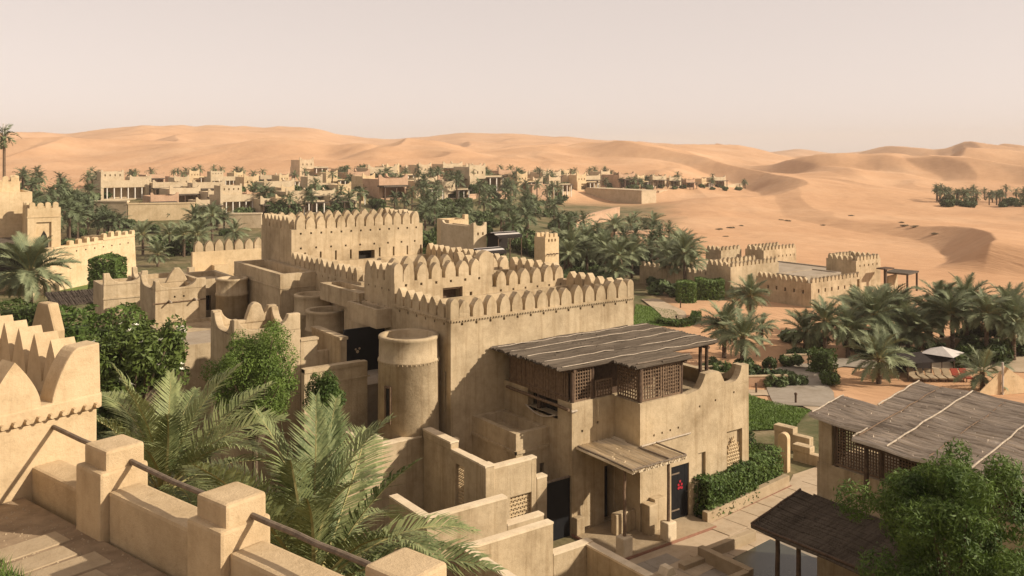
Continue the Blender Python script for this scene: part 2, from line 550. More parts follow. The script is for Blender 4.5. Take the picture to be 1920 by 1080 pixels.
def reed_roof(parent, name, poly_rows, mat, run, thick=0.07, step=0.055, org=(0, 0, 0), seed=1, ragged=0.12, zf=None):
    """thatch of single reeds.  poly_rows(c) -> (a0, a1) extent of the reed at cross position c;
    run = 'x' or 'y' is the reeds' direction; returns one mesh part"""
    r = random.Random(seed)
    mb = MB(org)
    c0, c1, fn = poly_rows
    def reed(a0, a1, c, w, hh):
        seg = max(1, int((a1 - a0) / 0.9))
        prev = None
        sk = r.uniform(-0.05, 0.05)
        for k in range(seg + 1):
            s = k / seg
            a = a0 + (a1 - a0) * s
            cc = c + sk * (s - 0.5) + r.uniform(-0.01, 0.01)
            z = (zf(a, cc) if zf else 0) + hh + r.uniform(-0.01, 0.01)
            ring = [(a, cc - w / 2, z - thick), (a, cc - w / 2, z - 0.02), (a, cc, z + 0.012), (a, cc + w / 2, z - 0.02), (a, cc + w / 2, z - thick)]
            if run == 'y':
                ring = [(p[1], p[0], p[2]) for p in ring]
            i = len(mb.v)
            mb.v += [(p[0] - org[0], p[1] - org[1], p[2] - org[2]) for p in ring]
            if prev is not None:
                for q in range(4):
                    mb.f.append((prev + q, prev + q + 1, i + q + 1, i + q))
                mb.f.append((prev + 4, prev, i, i + 4))
            else:
                mb.f.append((i, i + 1, i + 2, i + 3, i + 4))
            prev = i
        mb.f.append(tuple(prev + q for q in (4, 3, 2, 1, 0)))
    c = c0
    while c < c1:
        a0, a1 = fn(c)
        if a1 - a0 > 0.05:
            a0 -= r.uniform(0, ragged); a1 += r.uniform(0, ragged)
            reed(a0, a1, c, step * 1.7, -0.02)                       # closed under-layer
            a = a0
            while a < a1 - 0.1:                                      # broken, uneven bundles on top
                b = min(a1, a + r.uniform(0.7, 2.2))
                if r.random() < 0.88:
                    reed(a - r.uniform(0, 0.1), b, c + r.uniform(-0.015, 0.015), step * r.uniform(0.6, 1.2), r.uniform(0.0, 0.05))
                a = b
        c += step
    return mb.build(name, mat, parent, kind='stuff')

def crooked_pole(mb, p, q, r, r2=None, n=6, wob=0.03, seg=6, sd=0):
    rr = random.Random(sd)
    pts = []
    for k in range(seg + 1):
        s = k / seg
        w = wob if 0 < k < seg else 0
        pts.append((p[0] + (q[0] - p[0]) * s + rr.uniform(-w, w), p[1] + (q[1] - p[1]) * s + rr.uniform(-w, w), p[2] + (q[2] - p[2]) * s + rr.uniform(-w, w), r + ((r2 or r) - r) * s))
    return mb.rings(pts, n)
# ------------------------------------------------------------------ terrain
def hash2(ix, iy, s):
    h = np.sin(ix * 127.1 + iy * 311.7 + s * 74.7) * 43758.5453
    return h - np.floor(h)

def vnoise(x, y, s=0):
    ix, iy = np.floor(x), np.floor(y)
    fx, fy = x - ix, y - iy
    ux, uy = fx * fx * fx * (fx * (fx * 6 - 15) + 10), fy * fy * fy * (fy * (fy * 6 - 15) + 10)
    a = hash2(ix, iy, s); b = hash2(ix + 1, iy, s); c = hash2(ix, iy + 1, s); d = hash2(ix + 1, iy + 1, s)
    return (a + (b - a) * ux) * (1 - uy) + (c + (d - c) * ux) * uy

def fbm(x, y, s=0, o=4):
    v, a, t = 0, 0.5, 0
    for k in range(o):
        v = v + a * vnoise(x * 2 ** k + k * 17.3, y * 2 ** k - k * 9.1, s + k)
        t += a
        a *= 0.5
    return v / t

def dune_wave(r, f, lam, s):
    """crests that run into the distance, gentle on the right (windward), steep on the left (lee)"""
    warp = (fbm(r / (lam * 1.7), f / (lam * 3.0), s, 3) - 0.5) * lam * 2.4
    u = (r * 0.93 - f * 0.30 + warp) / lam
    u = u - np.floor(u)
    k = 0.24
    w = np.where(u < k, u / k, (1 - u) / (1 - k))
    w = w * w * (3 - 2 * w) * 0.15 + (1 - (1 - w) ** 0.9) * 0.85
    amp = smooth(0.30, 0.72, fbm(r / (lam * 2.2) + 5, f / (lam * 3.2), s + 9, 3))
    return w * amp

SKY = np.array([(-900, 275), (-500, 262), (-150, 268), (0, 268), (60, 270), (122, 271), (150, 263), (200, 253), (250, 246), (275, 244), (300, 246), (325, 243), (362, 247), (400, 242), (475, 243), (570, 241), (600, 246), (640, 257), (690, 262), (735, 263), (770, 259), (830, 256), (862, 252), (880, 252), (910, 254), (960, 254), (1000, 257), (1050, 259), (1110, 264), (1160, 267), (1240, 270), (1290, 276), (1340, 284), (1400, 288), (1440, 292), (1600, 300), (2600, 305)], float)
SKY2 = np.array([(-900, 300), (1200, 300), (1320, 284), (1390, 283), (1430, 289), (1460, 284), (1500, 281), (1550, 290), (1610, 293), (1650, 283), (1700, 277), (1740, 282), (1790, 289), (1850, 296), (1900, 299), (1960, 292), (2100, 285), (2600, 292)], float)
MID = np.array([(-900, 300), (-200, 298), (0, 291), (70, 285), (150, 293), (260, 290), (340, 281), (420, 286), (520, 279), (590, 281), (640, 291), (700, 277), (770, 287), (840, 276), (900, 287), (980, 283), (1050, 279), (1120, 290), (1200, 284), (1260, 288), (1310, 300), (1370, 318), (1450, 333), (1520, 318), (1580, 312), (1640, 320), (1700, 313), (1760, 321), (1840, 316), (1920, 322), (2100, 318), (2600, 330)], float)

PXF = np.arange(-900, 2600, 2.0)
def smooth_tab(tab, sg):
    y = np.interp(PXF, tab[:, 0], tab[:, 1])
    k = np.exp(-0.5 * (np.arange(-60, 61) * 2.0 / sg) ** 2); k /= k.sum()
    return np.convolve(np.pad(y, 60, mode='edge'), k, 'valid')
TABS = {id(SKY): smooth_tab(SKY, 9.0), id(SKY2): smooth_tab(SKY2, 12.0), id(MID): smooth_tab(MID, 16.0)}
def ridge(px, f, tab, t0, wf, wb):
    y = np.interp(px, PXF, TABS[id(tab)])
    z = CAM_Z - (y - HOR) / FOC * t0
    d = f - t0
    u = np.where(d < 0, -d / wf, d / wb)
    p = np.clip(1 - u, 0, 1)
    p = np.where(d < 0, p ** 1.35, p * p * (3 - 2 * p))
    return (z + 4) * p - 4

RIM = np.array([(1600, 230), (1640, 215), (1700, 196), (1760, 181), (1820, 166), (1858, 149), (1868, 138), (1840, 128)], float)
RIM = np.stack([(RIM[:, 0] - 960) / FOC * RIM[:, 1], RIM[:, 1]], 1)

def rim_bump(r, f):
    best = np.full(r.shape, 1e9); side = np.zeros(r.shape); par = np.zeros(r.shape)
    for i in range(len(RIM) - 1):
        a, b = RIM[i], RIM[i + 1]
        ab = b - a
        s = np.clip(((r - a[0]) * ab[0] + (f - a[1]) * ab[1]) / (ab @ ab), 0, 1)
        dx, dy = r - a[0] - s * ab[0], f - a[1] - s * ab[1]
        d = np.hypot(dx, dy)
        cr = ab[0] * dy - ab[1] * dx
        m = d < best
        best = np.where(m, d, best); side = np.where(m, cr, side); par = np.where(m, (i + s) / (len(RIM) - 1), par)
    taper = smooth(0.05, 0.75, par) * (1 - smooth(0.9, 1.0, par))
    rt = side > 0
    hgt = np.where(rt, np.exp(-best / 45), np.clip(1 - best / 7.0, 0, 1) ** 1.15)
    return 4.0 * taper * hgt * np.where(rt, 1 - 0.0 * best, 1)

def terrain(x, y, detail=True):
    x, y = np.asarray(x, float), np.asarray(y, float)
    r, f = CS * x - SN * y, SN * x + CS * y
    ff = np.maximum(f, 1.0)
    px = 960 + FOC * r / ff
    # foreground terrace behind the parapet, then the planted bank below it
    n = (r + 3.0) * 0.622 + (f - 9.5) * 0.783
    near = np.where(n < 0.1, 9.75, 9.75 - 4.2 * smooth(0.1, 0.55, n) - 5.55 * smooth(0.8, 13.5, n))
    near = near * (1 - smooth(6, 16, r + 0.15 * f))
    fade = 1 - smooth(40, 60, np.hypot(r, f))
    h = near * fade
    h = h - 2.5 * smooth(46, 66, f) * smooth(900, 1150, px)
    # village plateau
    ts = np.interp(px, [0, 600, 900, 1080, 1250], [150, 160, 215, 300, 320])
    pm = 1 - smooth(1230, 1330, px)
    h = h + 5.0 * smooth(0, 1, (f - ts) / 55) * pm * (f > 60)
    back = 120 + 0 * f
    pw = px + 110 * (fbm(r / 150, f / 150, 41, 3) - 0.5) * smooth(1250, 700, f) * smooth(250, 500, f)
    d1 = np.maximum(ridge(pw, ff, MID, 620.0, 330.0, 300.0), np.maximum(ridge(px, ff, SKY, 1350.0, 800.0, 500.0), ridge(px, ff, SKY2, 1900.0, 900.0, 600.0)))
    far = smooth(285, 520, f)
    h = np.where(f > 250, np.maximum(h, h * (1 - far) + far * d1), h)
    if detail:
        m1 = smooth(118, 180, f) * smooth(1180, 1360, px) + smooth(330, 460, f)
        m1 = np.clip(m1, 0, 1)
        dd = np.where(f > 0, 1, 0) * m1
        h = h + dd * (1.3 * dune_wave(r, f, 46, 3) * (1 - smooth(300, 700, f)) + 7.5 * dune_wave(r, f, 130, 11) * smooth(220, 420, f) * (1 - 0.6 * smooth(900, 1300, f)) + 4.5 * dune_wave(r, f, 78, 17) * smooth(330, 520, f) * (1 - 0.5 * smooth(900, 1300, f)) + 24.0 * dune_wave(r, f, 330, 23) * smooth(400, 800, f) * (1 - 0.7 * smooth(1050, 1340, f)))
        h = h + dd * 0.7 * (fbm(r / 9, f / 16, 5, 3) - 0.5)
        h = h + rim_bump(r, f) * np.where(f > 100, 1, 0)
    h = np.where(f <= 1, 9.7, h)
    return h

def gz(x, y):
    return float(terrain(np.array([x]), np.array([y]))[0])

def hit(px, py, zoff=0.0):
    """where the line of sight through (px, py) first meets the ground; world x, y, z and distance ahead"""
    t = np.concatenate([np.arange(25, 400, 0.5), np.arange(400, 2500, 4)])
    r = (px - 960) / FOC * t
    z = CAM_Z - (py - HOR) / FOC * t
    X, Y = c2w(r, t)
    g = terrain(X, Y) + zoff
    i = np.argmax(g >= z) if (g >= z).any() else len(t) - 1
    return X[i], Y[i], g[i] - zoff, t[i]

def build_terrain():
    ang = np.concatenate([np.linspace(-180, -50, 24)[:-1], np.linspace(-50, -36, 40)[:-1], np.linspace(-36, 36, 760)[:-1], np.linspace(36, 50, 40)[:-1], np.linspace(50, 180, 24)[:-1]])
    ang = np.radians(ang)
    rad = np.concatenate([np.geomspace(2.0, 100, 150)[:-1], np.geomspace(100, 700, 380)[:-1], np.geomspace(700, 2200, 260)[:-1], np.geomspace(2200, 3200, 10)])
    A, R = np.meshgrid(ang, rad)
    r, f = R * np.sin(A), R * np.cos(A)
    x, y = c2w(r, f)
    z = terrain(x, y)
    na, nr = len(ang), len(rad)
    verts = np.stack([x.ravel(), y.ravel(), z.ravel()], 1)
    i = np.arange(nr - 1)[:, None] * na
    j = np.arange(na)[None, :]
    jn = (j + 1) % na
    q = np.stack([i + j, i + na + j, i + na + jn, i + jn], -1).reshape(-1, 4)[:, ::-1]
    me = bpy.data.meshes.new('ground')
    me.vertices.add(len(verts)); me.vertices.foreach_set('co', verts.ravel())
    me.loops.add(q.size); me.loops.foreach_set('vertex_index', q.ravel().astype(np.int32))
    me.polygons.add(len(q))
    me.polygons.foreach_set('loop_start', (np.arange(len(q)) * 4).astype(np.int32))
    me.update(calc_edges=True)
    # where earth is garden soil and ground cover instead of blown sand
    px = 960 + FOC * r / np.maximum(f, 1)
    soil = (1 - smooth(1180, 1300, px)) * (1 - smooth(275, 320, f)) * (f > 14)
    soil = soil * (1 - smooth(215, 255, f) * (1 - smooth(150, 220, px)))
    soil = np.maximum(soil, (1 - smooth(52, 60, f)))
    soil = soil * np.where(f > 0, 1, 0)
    soil = np.clip(soil + (fbm(r / 12, f / 12, 31, 3) - 0.5) * 0.7 * (soil > 0.02), 0, 1)
    at = me.attributes.new('soil', 'FLOAT', 'POINT')
    at.data.foreach_set('value', soil.ravel().astype(np.float32))
    me.shade_smooth()
    m, nn, l, b = new_mat('dune_sand_and_soil')
    pos = scaled_pos(nn, l, (1, 1, 1))
    n1 = noise(nn, l, 0.022, 6, 0.6, pos)
    n2 = noise(nn, l, 0.35, 6, 0.7, pos)
    rp = noise(nn, l, 1.0, 4, 0.6, scaled_pos(nn, l, (0.9, 0.16, 0.3)), 0.9)
    sand = ramp(nn, l, n1.outputs['Fac'], [(0.32, (0.46, 0.265, 0.142)), (0.50, (0.505, 0.300, 0.165)), (0.70, (0.55, 0.345, 0.20))])
    s2 = ramp(nn, l, n2.outputs['Fac'], [(0.3, (0.86, 0.84, 0.82)), (0.6, (1, 1, 1))])
    sc = mixc(nn, l, 0.7, sand.outputs['Color'], s2.outputs['Color'], 'MULTIPLY')
    soilc = ramp(nn, l, n2.outputs['Fac'], [(0.30, (0.060, 0.068, 0.026)), (0.48, (0.105, 0.100, 0.045)), (0.66, (0.21, 0.165, 0.095)), (0.85, (0.36, 0.27, 0.165))])
    an = nn.new('ShaderNodeAttribute'); an.attribute_name = 'soil'
    l.new(mixc(nn, l, an.outputs['Fac'], sc, soilc.outputs['Color']), b.inputs['Base Color'])
    b.inputs['Roughness'].default_value = 0.95
    b.inputs['Specular IOR Level'].default_value = 0.1
    bp = nn.new('ShaderNodeBump')
    bp.inputs['Strength'].default_value = 0.5
    bp.inputs['Distance'].default_value = 0.4
    l.new(rp.outputs['Fac'], bp.inputs['Height'])
    l.new(bp.outputs['Normal'], b.inputs['Normal'])
    me.materials.append(m)
    o = bpy.data.objects.new('ground', me)
    COL.objects.link(o)
    o['kind'] = 'structure'
    o['label'] = 'rippled orange dune sand running up to the far crests'
    return o
build_terrain()

def sheet(name, pts, mat, z, label=None):
    mb = MB()
    mb.quad(*[(p[0], p[1], z) for p in pts])
    o = mb.build(name, mat)
    structure(o)
    if label: o['label'] = label
    return o

def ribbon(name, pts, width, mat, dz, label, widths=None):
    """strip of paving along ground points seen at (px, py), laid on the terrain"""
    P = np.array([hit(*p)[:2] for p in pts])
    n = len(P)
    tt = np.linspace(0, n - 1, 8 * (n - 1) + 1)
    Q_ = []
    for t in tt:                                    # Catmull-Rom through the points
        i = min(int(t), n - 2); u = t - i
        a, b, c, d = P[max(i - 1, 0)], P[i], P[i + 1], P[min(i + 2, n - 1)]
        Q_.append(0.5 * (2 * b + (c - a) * u + (2 * a - 5 * b + 4 * c - d) * u * u + (3 * b - a - 3 * c + d) * u ** 3))
    Q_ = np.array(Q_)
    W_ = np.interp(tt, range(n), widths) if widths else np.full(len(tt), width)
    T_ = np.gradient(Q_, axis=0); T_ /= np.linalg.norm(T_, axis=1)[:, None]
    N_ = np.stack([-T_[:, 1], T_[:, 0]], 1)
    mb = MB()
    for k in range(5):
        s = -0.5 + k / 4
        R_ = Q_ + N_ * (s * W_)[:, None]
        z = terrain(R_[:, 0], R_[:, 1]) + dz
        mb.v += [(a[0], a[1], b) for a, b in zip(R_, z)]
    m = len(Q_)
    for k in range(4):
        for i in range(m - 1):
            mb.f.append((k * m + i, k * m + i + 1, (k + 1) * m + i + 1, (k + 1) * m + i))
    o = mb.build(name, mat, None, smooth=True)
    structure(o); o['label'] = label
    return o
# ------------------------------------------------------------------ the fort house in the middle
MER = merlon_mesh('merlon', 0.575, 0.78, 0.34, 'plaster', p=2.5, base=0.2)
MER_S = merlon_mesh('merlon', 0.54, 0.72, 0.32, 'plaster', p=2.4, base=0.18)

def dots(a0, a1, z, step, s=0.11):
    n = round((a1 - a0) / step)
    return [(a0 + (a1 - a0) * (k + 0.5) / n - s / 2, a0 + (a1 - a0) * (k + 0.5) / n + s / 2, z - s / 2, z + s / 2, 0.3) for k in range(n)]

def cornice(mb, x0, x1, y0, z, out=0.05):
    """drip band of small plaster teeth along a -Y face"""
    mb.box(x0 - 0.003, x1, y0 - out, y0 + 0.02, z, z + 0.07)
    k = x0
    while k < x1 - 0.05:
        mb.box(k, k + 0.07, y0 - out - 0.012, y0 + 0.01, z - 0.05, z + 0.012)
        k += 0.14

def cornice_left(mb, x0, y0, y1, z, out=0.05):
    mb.box(x0 - out, x0 + 0.02, y0 - 0.003, y1, z, z + 0.07)
    k = y0
    while k < y1 - 0.05:
        mb.box(x0 - out - 0.012, x0 + 0.01, k, k + 0.07, z - 0.05, z + 0.012)
        k += 0.14

F = thing('fort_house', 'large sand-plastered fort house with rows of rounded merlons, round towers and a dark reed pergola', 'fort', (19.4, 31, 0))
FO = (19.4, 31, 0)
def fpart(fn, name, mat='plaster', parent=F, **k):
    mb = MB(FO); fn(mb)
    return mb.build(name, mat, parent, **k)

# front block
a = fpart(lambda m: (m.block(19.41, 29.6, 30.95, 35.7, -0.6, 7.95,
        front=dots(19.6, 29.5, 7.70, 0.70), left=dots(31.1, 35.6, 7.70, 0.75) + [(31.30, 31.44, 4.1, 5.75, 0.4)], w=0.36, drop=0.9),
        cornice(m, 19.41, 29.6, 30.95, 7.86), cornice_left(m, 19.41, 30.95, 35.7, 7.86)), 'front_block')
merlon_row(a, MER, 'x', 19.75, 29.25, 31.13, 7.95, 0.70)
merlon_row(a, MER, 'y', 31.40, 35.60, 19.59, 7.95, 0.70)
merlon_row(a, MER, 'y', 31.40, 35.60, 29.42, 7.95, 0.70)
for x in (19.60, 29.41):
    put('corner_merlon', merlon_mesh('corner_merlon', 0.40, 0.82, 0.38, 'plaster', p=4, base=0.5), a, (x - 19.4, 31.14 - 31, 7.95))

# upper block with its window
def ub(m):
    m.block(19.411, 24.75, 35.703, 38.7, 6.4, 8.9, front=dots(19.6, 24.4, 8.72, 0.74, 0.12) + [(21.95, 23.05, 7.1, 8.42, 0.9), (23.45, 23.6, 7.75, 8.12, 0.3)],
            left=dots(35.9, 38.6, 8.5, 0.62, 0.10) + [(36.6 + 0.62 * k, 36.68 + 0.62 * k, 7.2, 7.75, 0.25) for k in range(4)], w=0.34, drop=0.55)
b = fpart(ub, 'upper_block')
fpart(lambda m: (m.box(21.98, 23.02, 36.3, 36.34, 7.1, 8.4),), 'window_shutter', 'wood_mid', b)
fpart(lambda m: (m.box(21.955, 23.045, 35.80, 35.86, 8.33, 8.41), m.box(21.955, 22.03, 35.80, 35.86, 7.1, 8.33), m.box(22.97, 23.045, 35.80, 35.86, 7.1, 8.33)), 'window_frame', 'wood_mid', b)
merlon_row(b, MER, 'x', 19.8, 24.2, 35.88, 8.9, 0.74)
merlon_row(b, MER, 'y', 36.0, 38.7, 19.59, 8.9, 0.68)
merlon_row(b, MER, 'y', 36.4, 38.7, 24.57, 8.9, 0.74)
merlon_row(b, MER, 'x', 19.8, 24.2, 38.53, 8.9, 0.74)
put('corner_merlon', merlon_mesh('corner_merlon', 0.44, 0.86, 0.38, 'plaster', p=4, base=0.5), b, (19.61 - 19.4, 35.89 - 31, 8.9))
put('corner_merlon', merlon_mesh('corner_merlon', 0.86, 1.15, 0.42, 'plaster', p=2.6, base=0.55), b, (24.42 - 19.4, 35.905 - 31, 8.88))

# lower curtain to its right, and the roof behind it
c = fpart(lambda m: m.block(24.752, 29.598, 35.704, 40.99, 6.5, 8.22, front=dots(24.9, 29.4, 8.02, 0.72), w=0.34, drop=0.5), 'rear_curtain')
merlon_row(c, MER, 'x', 24.95, 29.3, 35.88, 8.22, 0.72)
merlon_row(c, MER, 'y', 36.3, 40.6, 29.42, 8.22, 0.72)
fpart(lambda m: m.box(19.45, 24.75, 38.703, 40.99, 0.0, 7.9), 'link_block')

# court block behind, with long merlon rows
d = fpart(lambda m: m.block(20.4, 29.9, 41.0, 50.298, -0.6, 8.2, front=dots(20.7, 29.6, 8.0, 0.72), left=dots(41.2, 50.2, 8.0, 0.8), w=0.34, drop=0.75), 'court_block')
merlon_row(d, MER_S, 'x', 20.75, 29.55, 41.17, 8.2, 0.66)
merlon_row(d, MER_S, 'y', 41.4, 50.2, 20.58, 8.2, 0.66)
merlon_row(d, MER_S, 'y', 41.4, 50.2, 29.72, 8.2, 0.66)

# the keep
slits = []
kx = [20.5 + 8.9 * (k + 0.5) / 9 for k in range(9)]
for i, x in enumerate(kx):
    if i != 4:
        slits.append((x + 0.30, x + 0.42, 8.25, 8.82, 0.3))
e = fpart(lambda m: (m.block(20.5, 29.4, 50.3, 55.2, -0.6, 10.2,
        front=dots(20.75, 29.25, 9.95, 0.66, 0.12) + dots(20.6, 29.3, 9.08, 0.97, 0.12) + slits + [(24.85, 25.95, 7.46, 8.70, 0.8)], w=0.34, drop=0.8)), 'keep')
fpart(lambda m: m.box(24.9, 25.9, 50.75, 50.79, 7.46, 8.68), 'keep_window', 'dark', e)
merlon_row(e, MER, 'x', 20.75, 29.2, 50.48, 10.2, 0.66)
merlon_row(e, MER, 'y', 50.7, 55.1, 20.68, 10.2, 0.66)
merlon_row(e, MER, 'y', 50.7, 55.1, 29.22, 10.2, 0.66)
merlon_row(e, MER, 'x', 20.75, 29.2, 55.02, 10.2, 0.66)

# side bays on the shaded west flank
fpart(lambda m: (m.block(18.35, 20.398, 46.6, 54.0, -0.6, 8.15, w=0.3, drop=0.45), m.box(18.32, 20.39, 46.56, 46.61, 7.35, 7.41), m.box(18.30, 18.352, 46.56, 54.0, 7.352, 7.412)), 'side_bay')
fpart(lambda m: (m.block(19.15, 20.398, 38.75, 43.2, 7.2, 8.05, w=0.22, drop=0.35),), 'hanging_bay')
fpart(lambda m: (m.block(18.66, 19.409, 36.0, 39.0, 6.85, 7.7, w=0.16, drop=0.4),), 'balcony_box')
fpart(lambda m: (m.block(20.0, 20.398, 39.0, 43.2, -0.6, 7.2),), 'recess_wall')

def round_tower(cx, cy, r, zt, slit=None):
    mb = MB(FO)
    mb.lathe(cx, cy, [(r + 0.08, -0.6), (r + 0.02, zt - 1.02), (r + 0.04, zt - 1.0), (r + 0.04, zt - 0.94), (r + 0.0, zt - 0.92), (r - 0.01, zt - 0.16), (r + 0.02, zt - 0.12), (r + 0.02, zt - 0.02), (r + 0.0, zt), (r - 0.20, zt), (r - 0.22, zt - 0.03), (r - 0.22, zt - 0.32), (0.02, zt - 0.33)], 40)
    k = 0
    for q in range(44):
        an = 2 * pi * q / 44
        x, y = cx + (r + 0.03) * cos(an), cy + (r + 0.03) * sin(an)
        mb.box(x - 0.018, x + 0.018, y - 0.018, y + 0.018, zt - 1.05, zt - 0.99)
    o = mb.build('round_tower', 'plaster', F, smooth=False)
    me = o.data
    me.polygons.foreach_set('use_smooth', [True] * (40 * 12) + [False] * (len(me.polygons) - 480))
    if slit:
        for an in slit:
            sb = MB(FO)
            for q in (-1, 1):
                pass
            x, y = cx + (r + 0.03) * cos(an), cy + (r + 0.03) * sin(an)
            tx, ty = -sin(an), cos(an)
            nx, ny = cos(an), sin(an)
            def P(s, d, z): return (x + tx * s + nx * d, y + ty * s + ny * d, z)
            w = 0.10
            zz0, zz1 = zt - 3.3, zt - 1.95
            for (s0, s1, d0, d1, z0, z1) in ((-w - 0.07, -w, -0.15, 0.06, zz0, zz1), (w, w + 0.07, -0.15, 0.06, zz0, zz1), (-w - 0.07, w + 0.07, -0.15, 0.06, zz1, zz1 + 0.07), (-w - 0.07, w + 0.07, -0.15, 0.07, zz0 - 0.07, zz0)):
                v = [P(s, d_, z) for z in (z0, z1) for s, d_ in ((s0, d0), (s1, d0), (s1, d1), (s0, d1))]
                i = len(sb.v)
                sb.v += [(p[0] - FO[0], p[1] - FO[1], p[2]) for p in v]
                for qd in ((0, 3, 2, 1), (4, 5, 6, 7), (0, 1, 5, 4), (1, 2, 6, 5), (2, 3, 7, 6), (3, 0, 4, 7)):
                    sb.f.append(tuple(i + g for g in qd))
            sl = sb.build('slit_frame', 'wood_mid', o)
            gb = MB(FO)
            gb.quad(P(-w, 0.012, zz0), P(w, 0.012, zz0), P(w, 0.012, zz1), P(-w, 0.012, zz1))
            gb.build('slit_opening', 'dark', o)
    return o
round_tower(18.22, 32.3, 1.22, 7.28, slit=[radians(200)])
round_tower(19.25, 42.6, 1.05, 6.75, slit=[radians(200)])
round_tower(19.55, 45.1, 0.95, 7.20, slit=[radians(200)])

# terrace below the west flank: low walls, black panel with a pale emblem
fpart(lambda m: (m.box(14.4, 17.2, 34.0, 34.3, -0.6, 6.0), m.box(14.4, 17.0, 33.96, 34.34, 5.86, 6.02), m.box(14.4, 17.3, 33.965, 34.02, 5.34, 5.40)), 'terrace_wall')
fpart(lambda m: m.box(15.95, 19.99, 34.301, 41.0, -0.6, 4.9), 'terrace_floor', 'plaster_grey')
fpart(lambda m: (m.box(17.05, 17.35, 36.3, 39.4, 4.85, 6.55), m.box(17.0, 17.4, 36.25, 39.4, 6.5, 6.62)), 'terrace_wall')
q = fpart(lambda m: (m.box(17.36, 19.40, 36.6, 36.68, 4.9, 6.86),), 'black_panel', 'black')
fpart(lambda m: (m.rings([(18.02, 36.585, 5.82, 0.075), (18.02, 36.60, 5.82, 0.075)], 8), m.rings([(18.12, 36.585, 5.95, 0.05), (18.12, 36.60, 5.95, 0.05)], 8), m.rings([(17.93, 36.585, 5.93, 0.045), (17.93, 36.60, 5.93, 0.045)], 8)), 'pale_emblem', 'stone', q)
fpart(lambda m: (m.box(15.72, 16.5, 37.5, 37.8, -0.6, 6.45), m.box(15.71, 16.55, 37.46, 37.84, 6.40, 6.5)), 'terrace_wall')
fpart(lambda m: m.box(16.5, 17.04, 37.5, 37.8, 4.8, 5.85), 'terrace_wall')

# ------------------------------------------------------------------ pergola wing, same house
def scal_front(m):
    # front wall panel whose top has two humps
    z0 = -0.6
    pts = [(26.82, z0), (30.7, z0), (30.7, 5.70), (30.25, 5.70)]
    for k in range(1, 7):
        s = k / 6
        pts.append((30.25 - 0.55 * s ** 1.5, 5.08 + 0.62 * (1 - s) ** 1.7))
    for k in range(0, 7):
        s = k / 6
        pts.append((29.2 - 0.45 * s, 5.08 + 0.60 * (1 - (1 - s) ** 1.7)))
    pts.append((28.15, 5.68))
    for k in range(0, 7):
        s = k / 6
        pts.append((28.0 - 0.5 * s, 5.08 + 0.58 * (1 - s) ** 1.8))
    pts += [(26.82, 4.98)]
    return pts
def jali_hole(x0, x1, z0, z1):
    return (x0, x1, z0, z1, 0.30)
wing_f = [(26.0, 27.02, -0.2, 2.25, 0.10), (27.55, 28.0, 0.2, 2.5, 0.12), (29.30, 30.28, 1.15, 3.05, 0.16)]
def wing(m):
    m.holed('y', 24.3, 30.7, -0.6, 4.95, 25.04, wing_f + [(x, x + 0.09, z, z + 0.09, 0.25) for x, z in ((27.6, 4.35), (28.55, 4.45), (29.7, 4.6), (25.0, 3.65), (25.45, 3.67), (25.9, 3.69), (26.35, 3.71))], 0.3, 1)
    m.quad((24.3, 26.48, -0.6), (24.3, 25.04, -0.6), (24.3, 25.04, 4.95), (24.3, 26.48, 4.95))
    m.holed('y', 22.08, 24.3, -0.6, 5.0, 26.48, [(22.55, 22.65, 3.9, 4.0, 0.25), (23.35, 23.45, 4.1, 4.2, 0.25), (23.75, 24.25, 0.15, 2.35, 0.5)], 0.3, 1)
    m.holed('x', 26.48, 30.95, -0.6, 4.3, 22.08, [], 0.3, 1)
    m.quad((30.7, 25.04, -0.6), (30.7, 30.95, -0.6), (30.7, 30.95, 4.95), (30.7, 25.04, 4.95))
    m.quad((22.08, 26.48, 4.4), (24.3, 26.48, 4.4), (24.3, 30.95, 4.4), (22.08, 30.95, 4.4))
    m.quad((24.3, 25.3, 4.4), (30.4, 25.3, 4.4), (30.4, 30.95, 4.4), (24.3, 30.95, 4.4))
    m.box(24.3, 26.82, 25.042, 25.34, 4.949, 5.05)
    m.box(22.082, 24.3, 26.482, 26.76, 4.30, 5.10)
    m.box(24.302, 24.6, 25.34, 26.482, 4.3, 5.048)
    m.box(22.082, 22.38, 26.76, 27.35, 4.30, 5.098)
    m.box(22.082, 22.38, 29.3, 30.95, 4.30, 5.098)
w = fpart(wing, 'pergola_wing')
fpart(lambda m: m.prism([(26.82, 4.951), (30.7, 4.951)] + scal_front(m)[2:], 'y', 25.045, 25.36), 'scalloped_parapet', parent=w)
fpart(lambda m: m.prism(scallop(25.36, 30.9, 4.951, 5.05, 5.66, 0.3), 'x', 30.38, 30.698), 'scalloped_parapet', parent=w)
# beam with four knobs, bands on the projecting corner
def knobs(m):
    m.tube((24.32, 24.99, 3.42), (27.05, 24.99, 3.44), 0.035, 6)
    m.rings([(22.02, 26.44, 4.80, 0.05), (22.3, 26.44, 4.80, 0.05)], 6)
fpart(knobs, 'drip_beam', 'pole', w)
